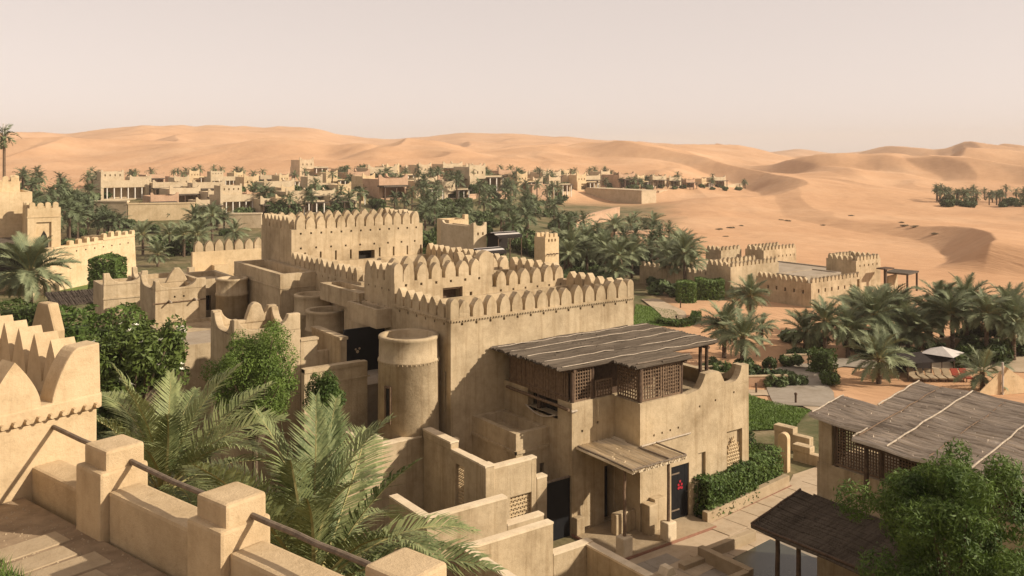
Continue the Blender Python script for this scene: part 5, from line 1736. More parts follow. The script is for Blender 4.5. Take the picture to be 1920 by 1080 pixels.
b = qp(lambda m: m.block(96.13, 101.3, 62.42, 66.5, -2.9, 1.85, front=win(96.5, 101, 1.1, 5, 0.22, 0.25), w=0.35, drop=0.5), 'east_tower')
merlon_row(b, MQ, 'x', 96.3, 101.2, 62.6, 1.85, 0.72); merlon_row(b, MQ, 'y', 62.9, 66.4, 96.32, 1.85, 0.72); merlon_row(b, MQ, 'x', 96.3, 101.2, 66.3, 1.85, 0.72); merlon_row(b, MQ, 'y', 62.9, 66.4, 101.1, 1.85, 0.72)
b = qp(lambda m: m.block(102.7, 110.05, 81.13, 84.4, -2.9, 1.05, front=win(103, 110, -0.1, 8, 0.2, 0.3), w=0.35, drop=0.4), 'north_tower')
merlon_row(b, MQ, 'x', 102.9, 110, 81.3, 1.05, 0.8); merlon_row(b, MQ, 'y', 81.6, 84.3, 102.9, 1.05, 0.8); merlon_row(b, MQ, 'x', 102.9, 110, 84.2, 1.05, 0.8)
b = qp(lambda m: m.block(97.85, 102.2, 84.66, 87.5, -2.9, 1.05, w=0.35, drop=0.4), 'north_tower')
merlon_row(b, MQ, 'x', 98.0, 102.1, 84.84, 1.05, 0.8); merlon_row(b, MQ, 'y', 85.1, 87.4, 98.04, 1.05, 0.8)
qp(lambda m: m.block(92.3, 103, 68.7, 80.9, -2.9, -0.15, w=0.3, drop=0.15), 'flat_roof', 'plaster_grey')
qp(lambda m: m.block(83.6, 97.5, 76.0, 84.6, -2.9, -0.1, w=0.3, drop=0.2), 'flat_roof', 'plaster')
merlon_row(Q, MQ, 'y', 74.6, 86.0, 83.7, -0.1, 0.9)
b = qp(lambda m: m.box(83.55, 83.95, 74.4, 86.2, -2.9, -0.1), 'curtain_wall')
# small hut and post beyond it
x, y = S(1690, 112)
t_ = thing('shade_hut', 'small open hut with a flat reed roof beside the desert fort', 'hut', (x, y, -2.5), 0.2)
m = MB(); m.box(-1.9, 1.9, -1.5, 1.5, 2.3, 2.5); m.build('roof', 'reed_x', t_)
for i in (-1, 1):
    for j in (-1, 1):
        m = MB(); m.box(i * 1.7 - 0.1, i * 1.7 + 0.1, j * 1.3 - 0.1, j * 1.3 + 0.1, -0.2, 2.3); m.build('post', 'wood', t_)
m = MB(); m.box(-1.6, 1.6, 1.0, 1.25, -0.2, 1.9); m.build('back_wall', 'plaster', t_)
x, y = S(1660, 108)
t_ = thing('shade_post', 'wooden T-shaped shade post beside the hut', 'post', (x, y, -2.5))
m = MB(); m.box(-0.14, 0.14, -0.14, 0.14, -0.2, 3.3); m.build('post', 'wood', t_)
m = MB(); m.box(-0.95, 0.95, -0.6, 0.6, 3.3, 3.45); m.build('top', 'wood', t_)

# ------------------------------------------------------------------ old fort on the left
OF = thing('old_fort', 'tall pale ochre fort with stepped towers and a pointed gate niche on the left', 'fort', (15, 107, 0))
def op(fn, name, mat='plaster_pale', parent=OF, **k):
    m = MB((15, 107, 0)); fn(m); return m.build(name, mat, parent, **k)
MO = merlon_mesh('merlon', 0.62, 0.62, 0.4, 'plaster_pale', p=5, base=0.4, n=4)
w0 = c2w(-48.6, 95.0); w1 = c2w(-45.7, 108.5)
dv = np.array(w1) - np.array(w0); Lw = np.linalg.norm(dv); ang = atan2(dv[1], dv[0])
CW = thing('curtain_wall', 'sunlit battered curtain wall with worn stubby merlons behind the clipped hedge block', 'wall', (*w0, 0), ang)
m = MB(); m.prism([(-3, -0.4), (Lw + 0.45, -0.4), (Lw, 5.0), (Lw * 0.58, 5.0), (Lw * 0.58, 4.75), (-3, 4.7)], 'y', 0, 0.9); m.build('wall_body', 'plaster_pale', CW, bevel=0.05)
m = MB(); m.prism([(0.0, -0.4), (6, -0.4), (6, 4.6), (0.0, 4.98)], 'x', Lw - 0.6, Lw); m.v = [(v[0], v[1] + 0.9, v[2]) for v in m.v]; m.build('return_wall', 'plaster_pale', CW)
m = MB(); m.box(-3, Lw * 0.58, -0.06, -0.001, 4.45, 4.55); m.box(Lw * 0.58, Lw, -0.06, -0.001, 4.72, 4.82); m.build('drip_beam', 'plaster_pale', CW)
for k in range(9):
    put('merlon', MO, CW, (Lw * 0.58 + 0.3 + (k - 4) * 1.35 if k < 4 else Lw * 0.58 + 0.5 + (k - 4) * 1.3, 0.3, 4.72 if k < 4 else 5.0), rnd.uniform(-0.1, 0.1), (rnd.uniform(0.8, 1.1), 1, rnd.uniform(0.7, 1.1)))
for k in range(9):
    m = MB(); m.rings([(0.5 + 1.5 * k, 0.0, 4.05, 0.07), (0.5 + 1.5 * k, -0.12, 4.0, 0.06)], 6); m.build('drain_spout', 'wood_mid', CW)
# gate tower
b = op(lambda m: m.block(14.22, 17.4, 106.6, 110.2, -0.5, 8.9, front=[(15.05, 16.5, 1.5, 7.4, 0.22)], w=0.35, drop=0.4), 'gate_tower')
def niche(m):
    pts = [(15.35, 1.6), (16.25, 1.6), (16.25, 5.3), (16.05, 6.0), (15.8, 6.5), (15.55, 6.0), (15.35, 5.3)]
    m.prism(pts, 'y', 106.80, 106.815)
op(niche, 'pointed_niche', 'dark', b)
op(lambda m: (m.box(14.16, 17.46, 106.54, 106.598, 7.9, 8.02)), 'string_course', parent=b)
merlon_row(b, MO, 'x', 14.3, 17.3, 106.8, 8.9, 0.85); merlon_row(b, MO, 'y', 107.2, 110.1, 14.42, 8.9, 0.85)
b = op(lambda m: m.block(8.0, 14.4, 113.5, 119, -0.5, 11.6, front=win(9, 13, 9.2, 4, 0.4, 1.0) + [(12.0, 12.6, 3.0, 6.2, 0.4)], w=0.35, drop=0.4), 'main_tower')
merlon_row(b, MO, 'x', 8.1, 14.3, 113.7, 11.6, 0.9); merlon_row(b, MO, 'y', 114, 118.9, 14.2, 11.6, 0.9)
op(lambda m: m.block(9, 15.3, 111.2, 118, -0.5, 10.5, w=0.3, drop=0.3), 'side_tower')
op(lambda m: m.block(5, 14.21, 109.2, 113.4, -0.5, 4.2), 'gate_house')
op(lambda m: m.prism([(107.2, 5.2), (109.2, 5.6), (109.2, 5.75), (107.2, 5.35)], 'x', 8, 14.2), 'shade_roof', 'reed_x')
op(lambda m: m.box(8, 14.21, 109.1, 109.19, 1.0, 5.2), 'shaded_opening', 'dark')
# mast dressed as a palm
x, y = S(8, 140)
t_ = thing('palm_mast', 'tall mast dressed as a palm rising behind the old fort', 'mast', (x, y, gz(x, y)))
m = MB(); m.rings([(0, 0, -1, 0.30), (0, 0, 17.6 - gz(x, y), 0.20)], 10); m.build('pole', 'wood_mid', t_)
put('crown', FAR_CROWN[1], t_, (0, 0, 17.4 - gz(x, y)), scale=(2.4, 2.4, 2.6))
for k in range(3):
    m = MB(); m.box(0.25 * cos(k * 2.1) - 0.07, 0.25 * cos(k * 2.1) + 0.07, 0.25 * sin(k * 2.1) - 0.07, 0.25 * sin(k * 2.1) + 0.07, 17.4 - gz(x, y), 19.4 - gz(x, y)); m.build('antenna', 'canvas', t_)

# ------------------------------------------------------------------ village houses
def villa(kind, w, d, h, mat, seed):
    """returns [(name, mesh, parent index)] for one house, front facing -Y"""
    r = random.Random(seed)
    parts = []
    m = MB()
    if kind == 'colonnade':
        m.block(0, w, 0, d, -2.0, h, front=[(w * 0.06, w * 0.92, 0.2, h * 0.66, 2.6)], w=0.3, drop=0.3)
        parts.append(('wall', m.mesh('wall', mat)))
        m = MB(); m.prism(scallop(0, w, h - 0.001, h + 0.15, h + 0.75, 0.35), 'y', 0.003, 0.30); parts.append(('parapet', m.mesh('parapet', mat)))
        m = MB(); m.block(0.1, w * 0.48, 0.35, d * 0.6, h - 0.3, h + 1.9, front=win(0.4, w * 0.45, h + 1.0, 4, 0.25, 0.4), w=0.25, drop=0.2); m.box(0.1, 0.5, 0.34, 0.7, h + 1.9, h + 2.25); m.box(w * 0.48 - 0.4, w * 0.48, 0.34, 0.7, h + 1.9, h + 2.25); parts.append(('upper_room', m.mesh('upper_room', mat)))
        for k in range(6):
            x = w * (0.06 + 0.86 * (k + 0.5) / 6); m = MB(); m.box(x - 0.09, x + 0.09, 0.1, 0.28, 0.2, h * 0.66); parts.append(('post', m.mesh('post', 'white')))
        m = MB(); m.box(w + 0.05, w + 3.6, 0.2, d * 0.7, h * 0.62, h * 0.62 + 0.22); parts.append(('pergola_roof', m.mesh('pergola_roof', 'reed_x')))
        for k in range(3):
            m = MB(); m.box(w + 0.3 + k * 1.5, w + 0.5 + k * 1.5, 0.3, 0.5, -1.0, h * 0.62); parts.append(('pergola_post', m.mesh('pergola_post', 'white')))
    elif kind == 'cube':
        m.block(0, w, 0, d, -2.0, h, front=[(w * 0.12, w * 0.88, 0.1, h * 0.58, 2.4)], w=0.3, drop=0.3)
        parts.append(('wall', m.mesh('wall', mat)))
        m = MB(); m.prism(scallop(0, w, h - 0.001, h + 0.12, h + 0.7, 0.4), 'y', 0.003, 0.30); parts.append(('parapet', m.mesh('parapet', mat)))
        m = MB(); m.prism(scallop(0.31, d, h - 0.001, h + 0.12, h + 0.7, 0.3), 'x', w - 0.3, w - 0.003); parts.append(('parapet', m.mesh('parapet', mat)))
        m = MB(); m.box(-0.3, w * 0.85, -2.2, 0.0 - 0.003, h * 0.62, h * 0.62 + 0.22); parts.append(('pergola_roof', m.mesh('pergola_roof', 'reed_x')))
        for k in range(3):
            x = -0.1 + k * w * 0.38; m = MB(); m.box(x, x + 0.2, -2.05, -1.85, -1.5, h * 0.62); parts.append(('pergola_post', m.mesh('pergola_post', 'wood')))
    elif kind == 'twin':
        m.block(0, w, 0, d, -2.0, h * 0.62, front=[(w * 0.2, w * 0.95, 0.1, h * 0.47, 2.4)], w=0.25, drop=0.25)
        parts.append(('wall', m.mesh('wall', mat)))
        m = MB(); m.block(0.2, w * 0.52, 0.5, d, h * 0.3, h + 0.3, front=win(0.5, w * 0.5, h * 0.72, 3, 0.3, 0.5), w=0.25, drop=0.3); parts.append(('upper_room', m.mesh('upper_room', mat)))
        m = MB(); m.prism(scallop(0.2, w * 0.52, h + 0.299, h + 0.4, h + 1.0, 0.3), 'y', 0.503, 0.8); parts.append(('parapet', m.mesh('parapet', mat)))
        m = MB(); m.box(w * 0.5, w + 0.4, -1.2, -0.004, h * 0.5, h * 0.5 + 0.18); parts.append(('pergola_roof', m.mesh('pergola_roof', 'reed_x')))
        for k in range(3):
            x = w * 0.52 + k * w * 0.2; m = MB(); m.box(x, x + 0.2, -1.1, -0.9, -1.5, h * 0.5); parts.append(('pergola_post', m.mesh('pergola_post', 'white')))
    return parts
TPL = {k: villa(k[0], *k[1:]) for k in (('colonnade', 9.0, 7.0, 3.6, 'plaster_far', 1), ('cube', 6.5, 6.0, 3.4, 'plaster_far', 2), ('twin', 8.0, 6.5, 4.0, 'plaster_far', 3), ('cube', 5.0, 7.0, 3.0, 'plaster_rose', 4), ('twin', 6.5, 6.0, 3.6, 'plaster_pale', 5))}
TK = list(TPL)
def place_house(px, py, k, s, label, group='houses of the far village', rz=0.0, dz=0.0):
    x, y, z, t = hit(px, py)
    # px is the middle of the house: step back by half its size
    w, d = TK[k][1] * s, TK[k][2] * s
    o = thing('village_house', label, 'house', (x - w / 2, y - d * 0.2, z + dz), rz, group)
    for n, me in TPL[TK[k]]:
        put(n, me, o, (0, 0, 0), scale=(s, s, s))
    return o
VH = [
 (232, 374, 0, 1.12, 'wide village house with a white-posted colonnade above the long terrace wall'),
 (312, 371, 1, 1.0, 'village house with a deep pergola next to the wide colonnaded house'),
 (352, 362, 2, 0.9, 'village house whose lit upper room stands over a shaded porch, among palms'),
 (418, 352, 0, 0.85, 'colonnaded village house high on the slope below three palms'),
 (452, 400, 0, 1.05, 'colonnaded village house with a lit cube-shaped upper room above a palm thicket'),
 (482, 366, 4, 1.1, 'pale two-step village house behind the colonnaded houses'),
 (520, 372, 1, 1.1, 'shaded cube-like village house with a curved parapet'),
 (568, 400, 2, 1.05, 'village house with a long lit roof edge just above the keep'),
 (512, 402, 1, 0.95, 'cube-like village house standing left of the keep merlons'),
 (585, 330, 2, 1.5, 'large two-storey house topping the village ridge'),
 (630, 352, 4, 1.1, 'pale walled house below the large ridge house'),
 (668, 350, 3, 1.4, 'rosy plaster house in the middle of the village'),
 (712, 347, 1, 1.2, None), (745, 345, 4, 1.1, None), (775, 335, 1, 1.0, None), (805, 338, 2, 1.0, None), (845, 330, 1, 1.1, None), (885, 328, 1, 0.9, None),
 (905, 352, 2, 1.1, None), (945, 344, 3, 1.1, None), (985, 356, 4, 1.0, None), (1030, 346, 1, 1.0, None), (1045, 360, 2, 0.9, None), (1105, 352, 1, 1.0, None), (1095, 356, 4, 1.1, None),
 (1140, 346, 2, 0.9, None), (1168, 352, 3, 1.3, None), (1205, 352, 4, 0.9, None), (1232, 350, 1, 0.9, None), (1262, 350, 1, 0.8, None), (1290, 352, 3, 0.8, None), (1345, 350, 1, 0.9, None), (1322, 351, 4, 0.7, None),
 (730, 372, 3, 1.6, 'long rosy walled house on the slope behind the keep'),
 (262, 352, 1, 0.9, 'cube-like house peeping over the wide colonnaded house'),
 (392, 404, 1, 0.9, 'shaded cube-like house beside the colonnaded house above the palm thicket'),
 (655, 378, 4, 1.0, 'pale house half hidden by palms behind the keep'),
]
for i, (px, py, k, s, lb) in enumerate(VH):
    place_house(px, py, k, s if lb else s * 1.3, lb or ('small flat-roofed house in the palm line of the far village ridge' if px < 1190 else 'small flat-roofed house at the sandy end of the village ridge'), 'houses of the far village' if lb else ('houses in the far palm line' if px < 1190 else 'houses at the sandy end of the ridge'))

r = random.Random(55)
for px, py in [(195, 352), (290, 348), (330, 346), (372, 344), (455, 346), (388, 374), (430, 372), (345, 384), (505, 350), (540, 352), (548, 382), (605, 384), (615, 340), (652, 338), (690, 334), (600, 362), (700, 362), (760, 362), (800, 356), (830, 350), (870, 350), (965, 340), (1000, 338), (1065, 338), (1075, 350), (1015, 362), (305, 398), (480, 388), (415, 388), (540, 404), (640, 396), (800, 372), (850, 372)]:
    up = py < 358
    place_house(px, py, r.choice((1, 2, 3, 4, 1)), r.uniform(0.85, 1.15), 'small flat-roofed house packed among the upper village terraces' if up else 'small flat-roofed house on the lower village slope above the keep', 'packed upper village houses' if up else 'lower slope village houses', r.uniform(-0.12, 0.12))
# terrace walls of the village
def twall(label, p0, p1, h, mat='plaster_far', th=0.8, drop=1.5, corner=None, crest=False):
    (px0, py0), (px1, py1) = p0, p1
    a = np.array(hx(px0, py0)); b = np.array(hx(px1, py1))
    L_ = np.linalg.norm(b - a); ang_ = atan2(b[1] - a[1], b[0] - a[0])
    z = min(gz(*a), gz(*b))
    o = thing('terrace_wall', label, 'wall', (a[0], a[1], z), ang_)
    m = MB(); m.box(0, L_, 0, th, -drop, h); m.build('wall_body', mat, o)
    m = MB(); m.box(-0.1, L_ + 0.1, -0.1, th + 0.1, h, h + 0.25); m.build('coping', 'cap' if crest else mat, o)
    if corner:
        m = MB(); m.box(L_ - 0.003 - th, L_ - 0.003, th, corner, -drop, h - 0.01); m.build('return_wall', mat, o)
    return o
twall('shaded terrace wall with a pale coping under the colonnaded house', (176, 414), (238, 416), 3.8, 'plaster_far', crest=True)
twall('lit corner section of terrace wall beside a small round tree', (240, 416), (365, 412), 3.3, 'plaster_pale', corner=6)
twall('shaded terrace wall below the house with the cube-shaped upper room', (405, 428), (490, 428), 2.6, 'plaster_far', crest=True)
def xwall(label, px0, px1, y, h, t, mat='plaster_far', depth=10):
    """retaining wall running towards the left vanishing point (its shaded side faces the court), with a lit end"""
    x0, y0 = S(px1, t)
    k = (px0 - 960) / FOC
    tt = x0 / (CS * k + SN); y1 = (-SN * k + CS) * tt
    z = CAM_Z - (y - HOR) / FOC * t
    o = thing('retaining_wall', label, 'wall', (x0, y0, z))
    m = MB(); m.box(0, depth, 0, y1 - y0, -2, h); m.build('wall_body', mat, o)
    m = MB(); m.box(-0.12, depth, -0.12, y1 - y0, h, h + 0.22); m.build('coping', mat, o)
    return o
xwall('long shaded retaining wall under the far ridge houses', 1098, 1203, 384, 4.7, 305, depth=7)
xwall('rosy lit retaining wall block above the palm thicket', 968, 998, 378, 5.2, 285, 'plaster_rose', 6.5)
twall('low sunlit wall at the sandy end of the ridge', (1236, 362), (1392, 352), 1.6, 'plaster_far')
twall('earthen terrace wall on the slope among palms', (880, 376), (962, 374), 2.4, 'plaster_rose')
twall('rosy garden wall on the slope beyond the lone palms', (1078, 428), (1162, 408), 2.6, 'plaster_rose')
twall('lower rosy garden wall beside the three lone palms', (1150, 460), (1250, 452), 2.2, 'plaster_rose')
# houses right behind the fort house
t_ = thing('flat_roofed_house', 'flat-roofed house with a broad shaded side and a lit end wall behind the court merlons', 'house', (*S(888, 108), 0))
m = MB(); m.block(0, 1.9, 0, 7.5, -1, 5.8, w=0.3, drop=0.3, front=win(0.3, 1.7, 4.8, 2, 0.25, 0.35)); m.build('wall', 'plaster_far', t_)
m = MB(); m.prism(scallop(0, 1.9, 5.799, 5.9, 6.35, 0.3), 'y', 0.003, 0.3); m.build('parapet', 'plaster_far', t_)
m = MB(); m.prism(scallop(0.31, 7.5, 5.799, 5.85, 6.25, 0.3), 'x', 0.003, 0.3); m.build('parapet', 'plaster_far', t_)
m = MB(); m.block(1.2, 4.2, 7.51, 10.5, -1, 6.2, w=0.3, drop=0.3); m.box(3.6, 4.15, 7.5, 8.1, 6.2, 6.8); m.build('rear_room', 'plaster_pale', t_)
for i, (px, t0, z0) in enumerate(((913, 103, 2.1), (944, 109, 3.4))):
    x, y = S(px, t0)
    e = thing('striped_tent', ('lower' if i == 0 else 'upper') + ' black and white striped tent roof beside the flat-roofed house', 'tent', (x, y, z0))
    m = MB(); m.box(-1.5, 1.5, 1.2, 1.3, -0.4, 1.45); m.build('side_cloth', 'tent', e)
    for k in range(7):
        y0, y1 = -1.4 + 0.4 * k, -1.4 + 0.4 * (k + 1) - 0.004
        zz = lambda v: 1.75 - 0.28 * abs(v) ** 1.3
        m = MB(); m.prism([(y0, zz(y0)), (y1, zz(y1)), (y1, zz(y1) + 0.08), (y0, zz(y0) + 0.08)], 'x', -1.8, 1.8); m.build('roof_stripe', 'tent' if k % 2 == 0 or k == 5 else 'canvas', e)
    m = MB(); m.box(-1.75, 1.75, -1.44, -1.405, 1.12, 1.4); m.build('valance', 'tent', e)
    for sx in (-1.7, 0, 1.7):
        m = MB(); m.box(sx - 0.05, sx + 0.05, -1.40, -1.3, -4.0, 1.35); m.build('pole', 'wood', e)
e = thing('lookout_tower', 'narrow lit lookout tower with a notched top beside the palm thicket', 'tower', (*S(1022, 96), -1.0))
m = MB(); m.block(0, 1.9, 0, 1.9, -1.5, 6.7, front=win(0.3, 1.6, 6.2, 3, 0.2, 0.3), w=0.25, drop=0.3); m.build('wall', 'plaster_pale', e)
for k in range(3):
    for q_ in range(2):
        put('merlon', MO, e, (0.32 + 0.62 * k, 0.2 + 1.5 * q_, 6.7), 0, (0.7, 0.8, 0.7))
for k in range(4):
    m = MB(); m.rings([(0.3 + 0.42 * k, 0.0, 4.9, 0.07), (0.3 + 0.42 * k, -0.35, 4.9, 0.06)], 6); m.build('beam_end', 'wood_mid', e)
m = MB(); m.box(-5.2, -0.003, 0.4, 0.8, -1.5, 3.4); m.build('side_wall', 'plaster_pale', e)

# ------------------------------------------------------------------ pergola and hedges on the left
pg = thing('garden_pergola', 'flat reed-roofed garden pergola beyond the flowering shrub', 'pergola', (*S(160, 62), gz(*S(160, 62))))
gzp = pg.location.z
hh = 14.7 - (562 - 288) / 1680 * 62 - gzp
reed_roof(pg, 'reed_roof', (-2.2, 2.2, lambda c: (-1.7, 1.7)), 'reed_x', 'y', seed=70, zf=lambda a, c: hh + 0.25 + 0.12 * a, step=0.09)
for sx in (-2.0, 2.0):
    for sy in (-1.5, 1.5):
        m = MB(); m.tube((sx, sy, -0.2), (sx, sy, hh + 0.15), 0.09); m.build('post', 'wood', pg)
m = MB(); m.box(-2.1, 2.1, -1.56, -1.44, hh - 0.06, hh + 0.06); m.build('beam', 'wood', pg)
def seg(px0, px1, t): return [S(px0, t), S(px1, t)]
hedge('dark green hedge right behind the corner tower', seg(112, 165, 44), 14.7 - (575 - 288) / 1680 * 44 - gz(*S(130, 44)), 'leaf_hedge', 41, 130, 0.13, 1.6)
hedge('green hedge on the slope under the garden pergola', seg(172, 262, 47), 14.7 - (585 - 288) / 1680 * 47 - gz(*S(210, 47)), 'leaf_hedge', 42, 130, 0.13, 1.4)
hedge('square clipped hedge block against the curtain wall', seg(178, 226, 93), 14.7 - (482 - 288) / 1680 * 93 - gz(*S(200, 93)), 'leaf_hedge', 43, 150, 0.17, 2.6)
hedge('low hedge line along the old fort lawn', seg(0, 110, 66), 14.7 - (570 - 288) / 1680 * 66 - gz(*S(50, 66)), 'leaf_dark', 44, 60, 0.18, 2.0)
for i, (px, t0, lb) in enumerate(((1286, 104, 'left one of two clipped block-shaped trees by the small lawn'), (1330, 106, 'broader one of two clipped block-shaped trees by the small lawn'))):
    x, y = S(px, t0)
    a_ = S(px - 15 - 8 * i, t0); b_ = S(px + 15 + 8 * i, t0)
    hedge(lb, [a_, b_], 2.3, 'leaf_hedge', 50 + i, 120, 0.16, 2.0)
hedge('curved low hedge round the small lawn', [S(1232, 91), S(1275, 89), S(1303, 91), S(1306, 95)], 0.55, 'leaf_hedge', 53, 90, 0.14, 0.9)
hedge('dark clipped hedge box beside the curving path', [S(1522, 71), S(1562, 70)], 1.75, 'leaf_dark', 54, 110, 0.14, 1.6)
bush('round dark bush at the bend of the curving path', S(1560, 66.5), (1.2, 1.1, 1.1), 'leaf_dark', 55, 2600, 0.11)
hedge('dark hedge beside the desert fort', seg(1630, 1700, 98), 1.5, 'leaf_dark', 56, 60, 0.18, 1.4)
# ------------------------------------------------------------------ palms
def gpalm(px, py, R, h, label, group, seed, n=46):
    x, y, z, t = hit(px, py)
    return palm((x, y), R, h, label, group, n=n, seed=seed, z=z - 0.1)
RG = 'palms of the pool garden'
RL = 'date palm in the grove round the pool garden'
for i, (px, py, R, h) in enumerate(((1510, 660, 2.7, 2.6), (1547, 676, 2.2, 3.6), (1590, 672, 2.7, 3.0), (1640, 668, 2.8, 3.4), (1702, 664, 2.9, 3.4), (1766, 645, 2.7, 4.4), (1786, 668, 2.8, 3.8), (1812, 650, 2.9, 4.3), (1850, 676, 2.8, 3.9), (1893, 650, 2.9, 4.2), (1722, 668, 2.6, 2.9), (1668, 640, 2.8, 3.2), (1745, 650, 2.6, 3.4), (1900, 678, 2.7, 3.2), (1922, 660, 2.7, 3.9), (1608, 628, 2.5, 3.2), (1690, 622, 2.3, 2.6))):
    R, h = R * (0.78, 0.92, 0.84, 0.98)[i % 4], h - (0.9, 0.3, 0.6, 0.0, 1.1)[i % 5]
    if py <= 650: lb, gp = 'date palm in the back row of the pool grove, against open dune sand', 'back row of the pool grove'
    elif px < 1600: lb, gp = 'date palm at the sandy end of the pool grove, beside the clipped hedge box', 'sandy end of the pool grove'
    elif px < 1800: lb, gp = 'date palm behind the dark low tent and the white parasol', 'palms behind the parasol'
    else: lb, gp = 'date palm on the pale terrace beyond the canvas windbreak', 'palms beyond the windbreak'
    gpalm(px, py, R, h, lb, gp, 300 + i)
gpalm(1648, 722, 2.5, 1.9, 'low bushy date palm between the clipped hedge and the reed roof', None, 330, 34)
gpalm(1842, 733, 2.0, 1.3, 'short young palm beside the canvas windbreak', None, 331, 24)
gpalm(1392, 690, 2.35, 2.5, 'date palm standing alone in the sand before the desert fort', None, 332, 34)
gpalm(1358, 672, 2.2, 2.6, 'date palm leaning over the pergola wing corner', None, 333)
gpalm(1428, 645, 1.5, 1.6, 'small young palm in open sand before the desert fort', None, 334, 22)
gpalm(1406, 612, 2.1, 3.0, 'date palm against the wall of the desert fort', None, 335)
gpalm(1375, 600, 1.6, 2.0, 'small palm at the corner of the desert fort', None, 339, 20)
gpalm(57, 606, 3.5, 4.3, 'big date palm standing before the old fort wall', None, 336, 64)
LP = 'palms on the slope behind the keep'
for i, (px, py, R, h) in enumerate(((1225, 446, 2.4, 3.4), (1182, 452, 2.4, 3.2), (1152, 470, 2.5, 4.4))):
    gpalm(px, py, R, h, 'date palm of the three standing clear above the thicket', 'three palms above the thicket', 340 + i, 24)
for i, (px, py, R, h) in enumerate(((345, 482, 2.3, 3.2), (372, 490, 2.5, 3.6), (296, 500, 1.9, 1.6), (268, 478, 2.3, 3.0), (398, 452, 2.6, 4.2), (365, 445, 2.4, 3.6), (440, 460, 2.2, 2.2), (318, 470, 2.0, 2.5))):
    gpalm(px, py, R, h, 'date palm on the planted slope between the old fort and the keep', 'palms on the slope by the old fort', 350 + i, 26)
# thicket behind the clipped trees
def scatter(n, fx, fy, R, h, label, group, seed, far=False):
    r = random.Random(seed)
    for k in range(n):
        px, py = fx(r), fy(r)
        x, y, z, t = hit(px, py)
        if far: far_palm(x, y, r.uniform(*R), r.uniform(*h), label, group, seed * 100 + k)
        else: palm((x, y), r.uniform(*R), r.uniform(*h), label, group, n=36, seed=seed * 100 + k, z=z - 0.1)
scatter(24, lambda r: r.uniform(1055, 1310), lambda r: r.uniform(505, 548), (2.0, 2.7), (2.6, 4.8), 'date palm in the thicket between the keep and the clipped trees', 'palms of the thicket', 4)
U = lambda a, b: (lambda r: r.uniform(a, b))
scatter(26, U(1045, 1280), U(440, 510), (2.0, 2.7), (2.5, 4.6), 'date palm on the green slope rising behind the thicket', 'palms on the green slope', 5, True)
scatter(24, U(50, 170), U(405, 470), (2.2, 3.1), (3.5, 6.5), 'date palm in the tall stand behind the old fort', 'palms behind the old fort', 6, True)
scatter(12, U(25, 185), U(338, 385), (2.0, 2.8), (3.0, 5.0), 'date palm in the loose row behind the towers of the old fort', 'palms behind the old fort towers', 14, True)
scatter(13, lambda r: r.choice((r.uniform(180, 235), r.uniform(352, 430))), U(424, 452), (2.0, 2.6), (2.2, 3.8), 'date palm below the terrace walls of the village', 'palms below the terrace walls', 7, True)
scatter(17, U(470, 790), U(378, 410), (2.0, 2.8), (2.6, 4.4), 'date palm between the village houses and the keep', 'palms above the keep', 8, True)
scatter(46, U(790, 1070), U(368, 462), (2.2, 3.0), (3.0, 5.5), 'date palm on the planted slope right of the keep', 'palms right of the keep', 9, True)
scatter(26, U(170, 640), U(338, 352), (1.6, 2.3), (3.0, 4.6), 'date palm among the upper houses of the village', 'palms among the upper houses', 10, True)
scatter(105, U(600, 1190), U(334, 358), (1.6, 2.4), (2.8, 4.8), 'date palm in the dark line along the far ridge', 'palms along the far ridge', 11, True)
scatter(18, U(1190, 1400), U(345, 356), (1.8, 2.6), (2.2, 3.8), 'date palm at the sandy end of the village ridge', 'palms at the sandy end', 12, True)
scatter(34, U(1755, 1960), lambda r: r.uniform(372, 389), (1.8, 2.7), (2.2, 4.4), 'date palm in the lone oasis out on the dunes', 'palms of the lone oasis', 13, True)

# bushes filling the planted slopes
def bush_mesh(seed, mat, n=900, leaf=0.17):
    r = random.Random(seed)
    bl = [(r.uniform(-0.6, 0.6), r.uniform(-0.6, 0.6), r.uniform(0.25, 0.65), 0.38, 0.38, 0.30) for _ in range(9)]
    return leaf_cloud('foliage', n, bl, leaf, mat, seed)
BM = [bush_mesh(s, 'leaf_far') for s in (1, 2, 3)] + [bush_mesh(s, 'leaf_dark') for s in (4, 5)]
sm = MB(); limbs(sm, (0, 0, -0.1), [(0.4, 0.1, 0.5), (-0.3, 0.3, 0.5), (0.0, -0.4, 0.5)], 0.05, 3)
STEM = sm.mesh('stem', 'bark')
def scatter_bush(n, fx, fy, sz, label, group, seed):
    r = random.Random(seed)
    for k in range(n):
        x, y, z, t = hit(fx(r), fy(r))
        s = r.uniform(*sz)
        o = thing('leafy_bush', label, 'bush', (x, y, z), r.uniform(0, 6.28), group)
        q_ = (s, s * r.uniform(0.8, 1.2), s * r.uniform(0.8, 1.3))
        put('foliage', r.choice(BM), o, (0, 0, 0), scale=q_)
        put('stem', STEM, o, (0, 0, 0), scale=q_)
scatter_bush(34, U(1050, 1300), U(440, 560), (1.4, 2.4), 'leafy bush in the undergrowth of the palm thicket', 'bushes of the thicket', 61)
scatter_bush(70, U(790, 1070), U(362, 485), (1.6, 2.8), 'leafy bush on the planted slope right of the keep', 'bushes right of the keep', 62)
scatter_bush(38, U(430, 800), U(352, 410), (1.6, 2.8), 'leafy bush between the village houses and the keep', 'bushes above the keep', 63)
scatter_bush(22, U(50, 430), U(405, 480), (1.4, 2.6), 'leafy bush on the slope below the terrace walls', 'bushes below the terrace walls', 64)
scatter_bush(44, U(560, 1190), U(336, 362), (1.6, 2.6), 'leafy bush under the dark palm line of the far ridge', 'bushes along the far ridge', 65)
scatter_bush(14, U(20, 190), U(340, 395), (1.6, 2.6), 'leafy bush behind the towers of the old fort', 'bushes behind the old fort towers', 70)
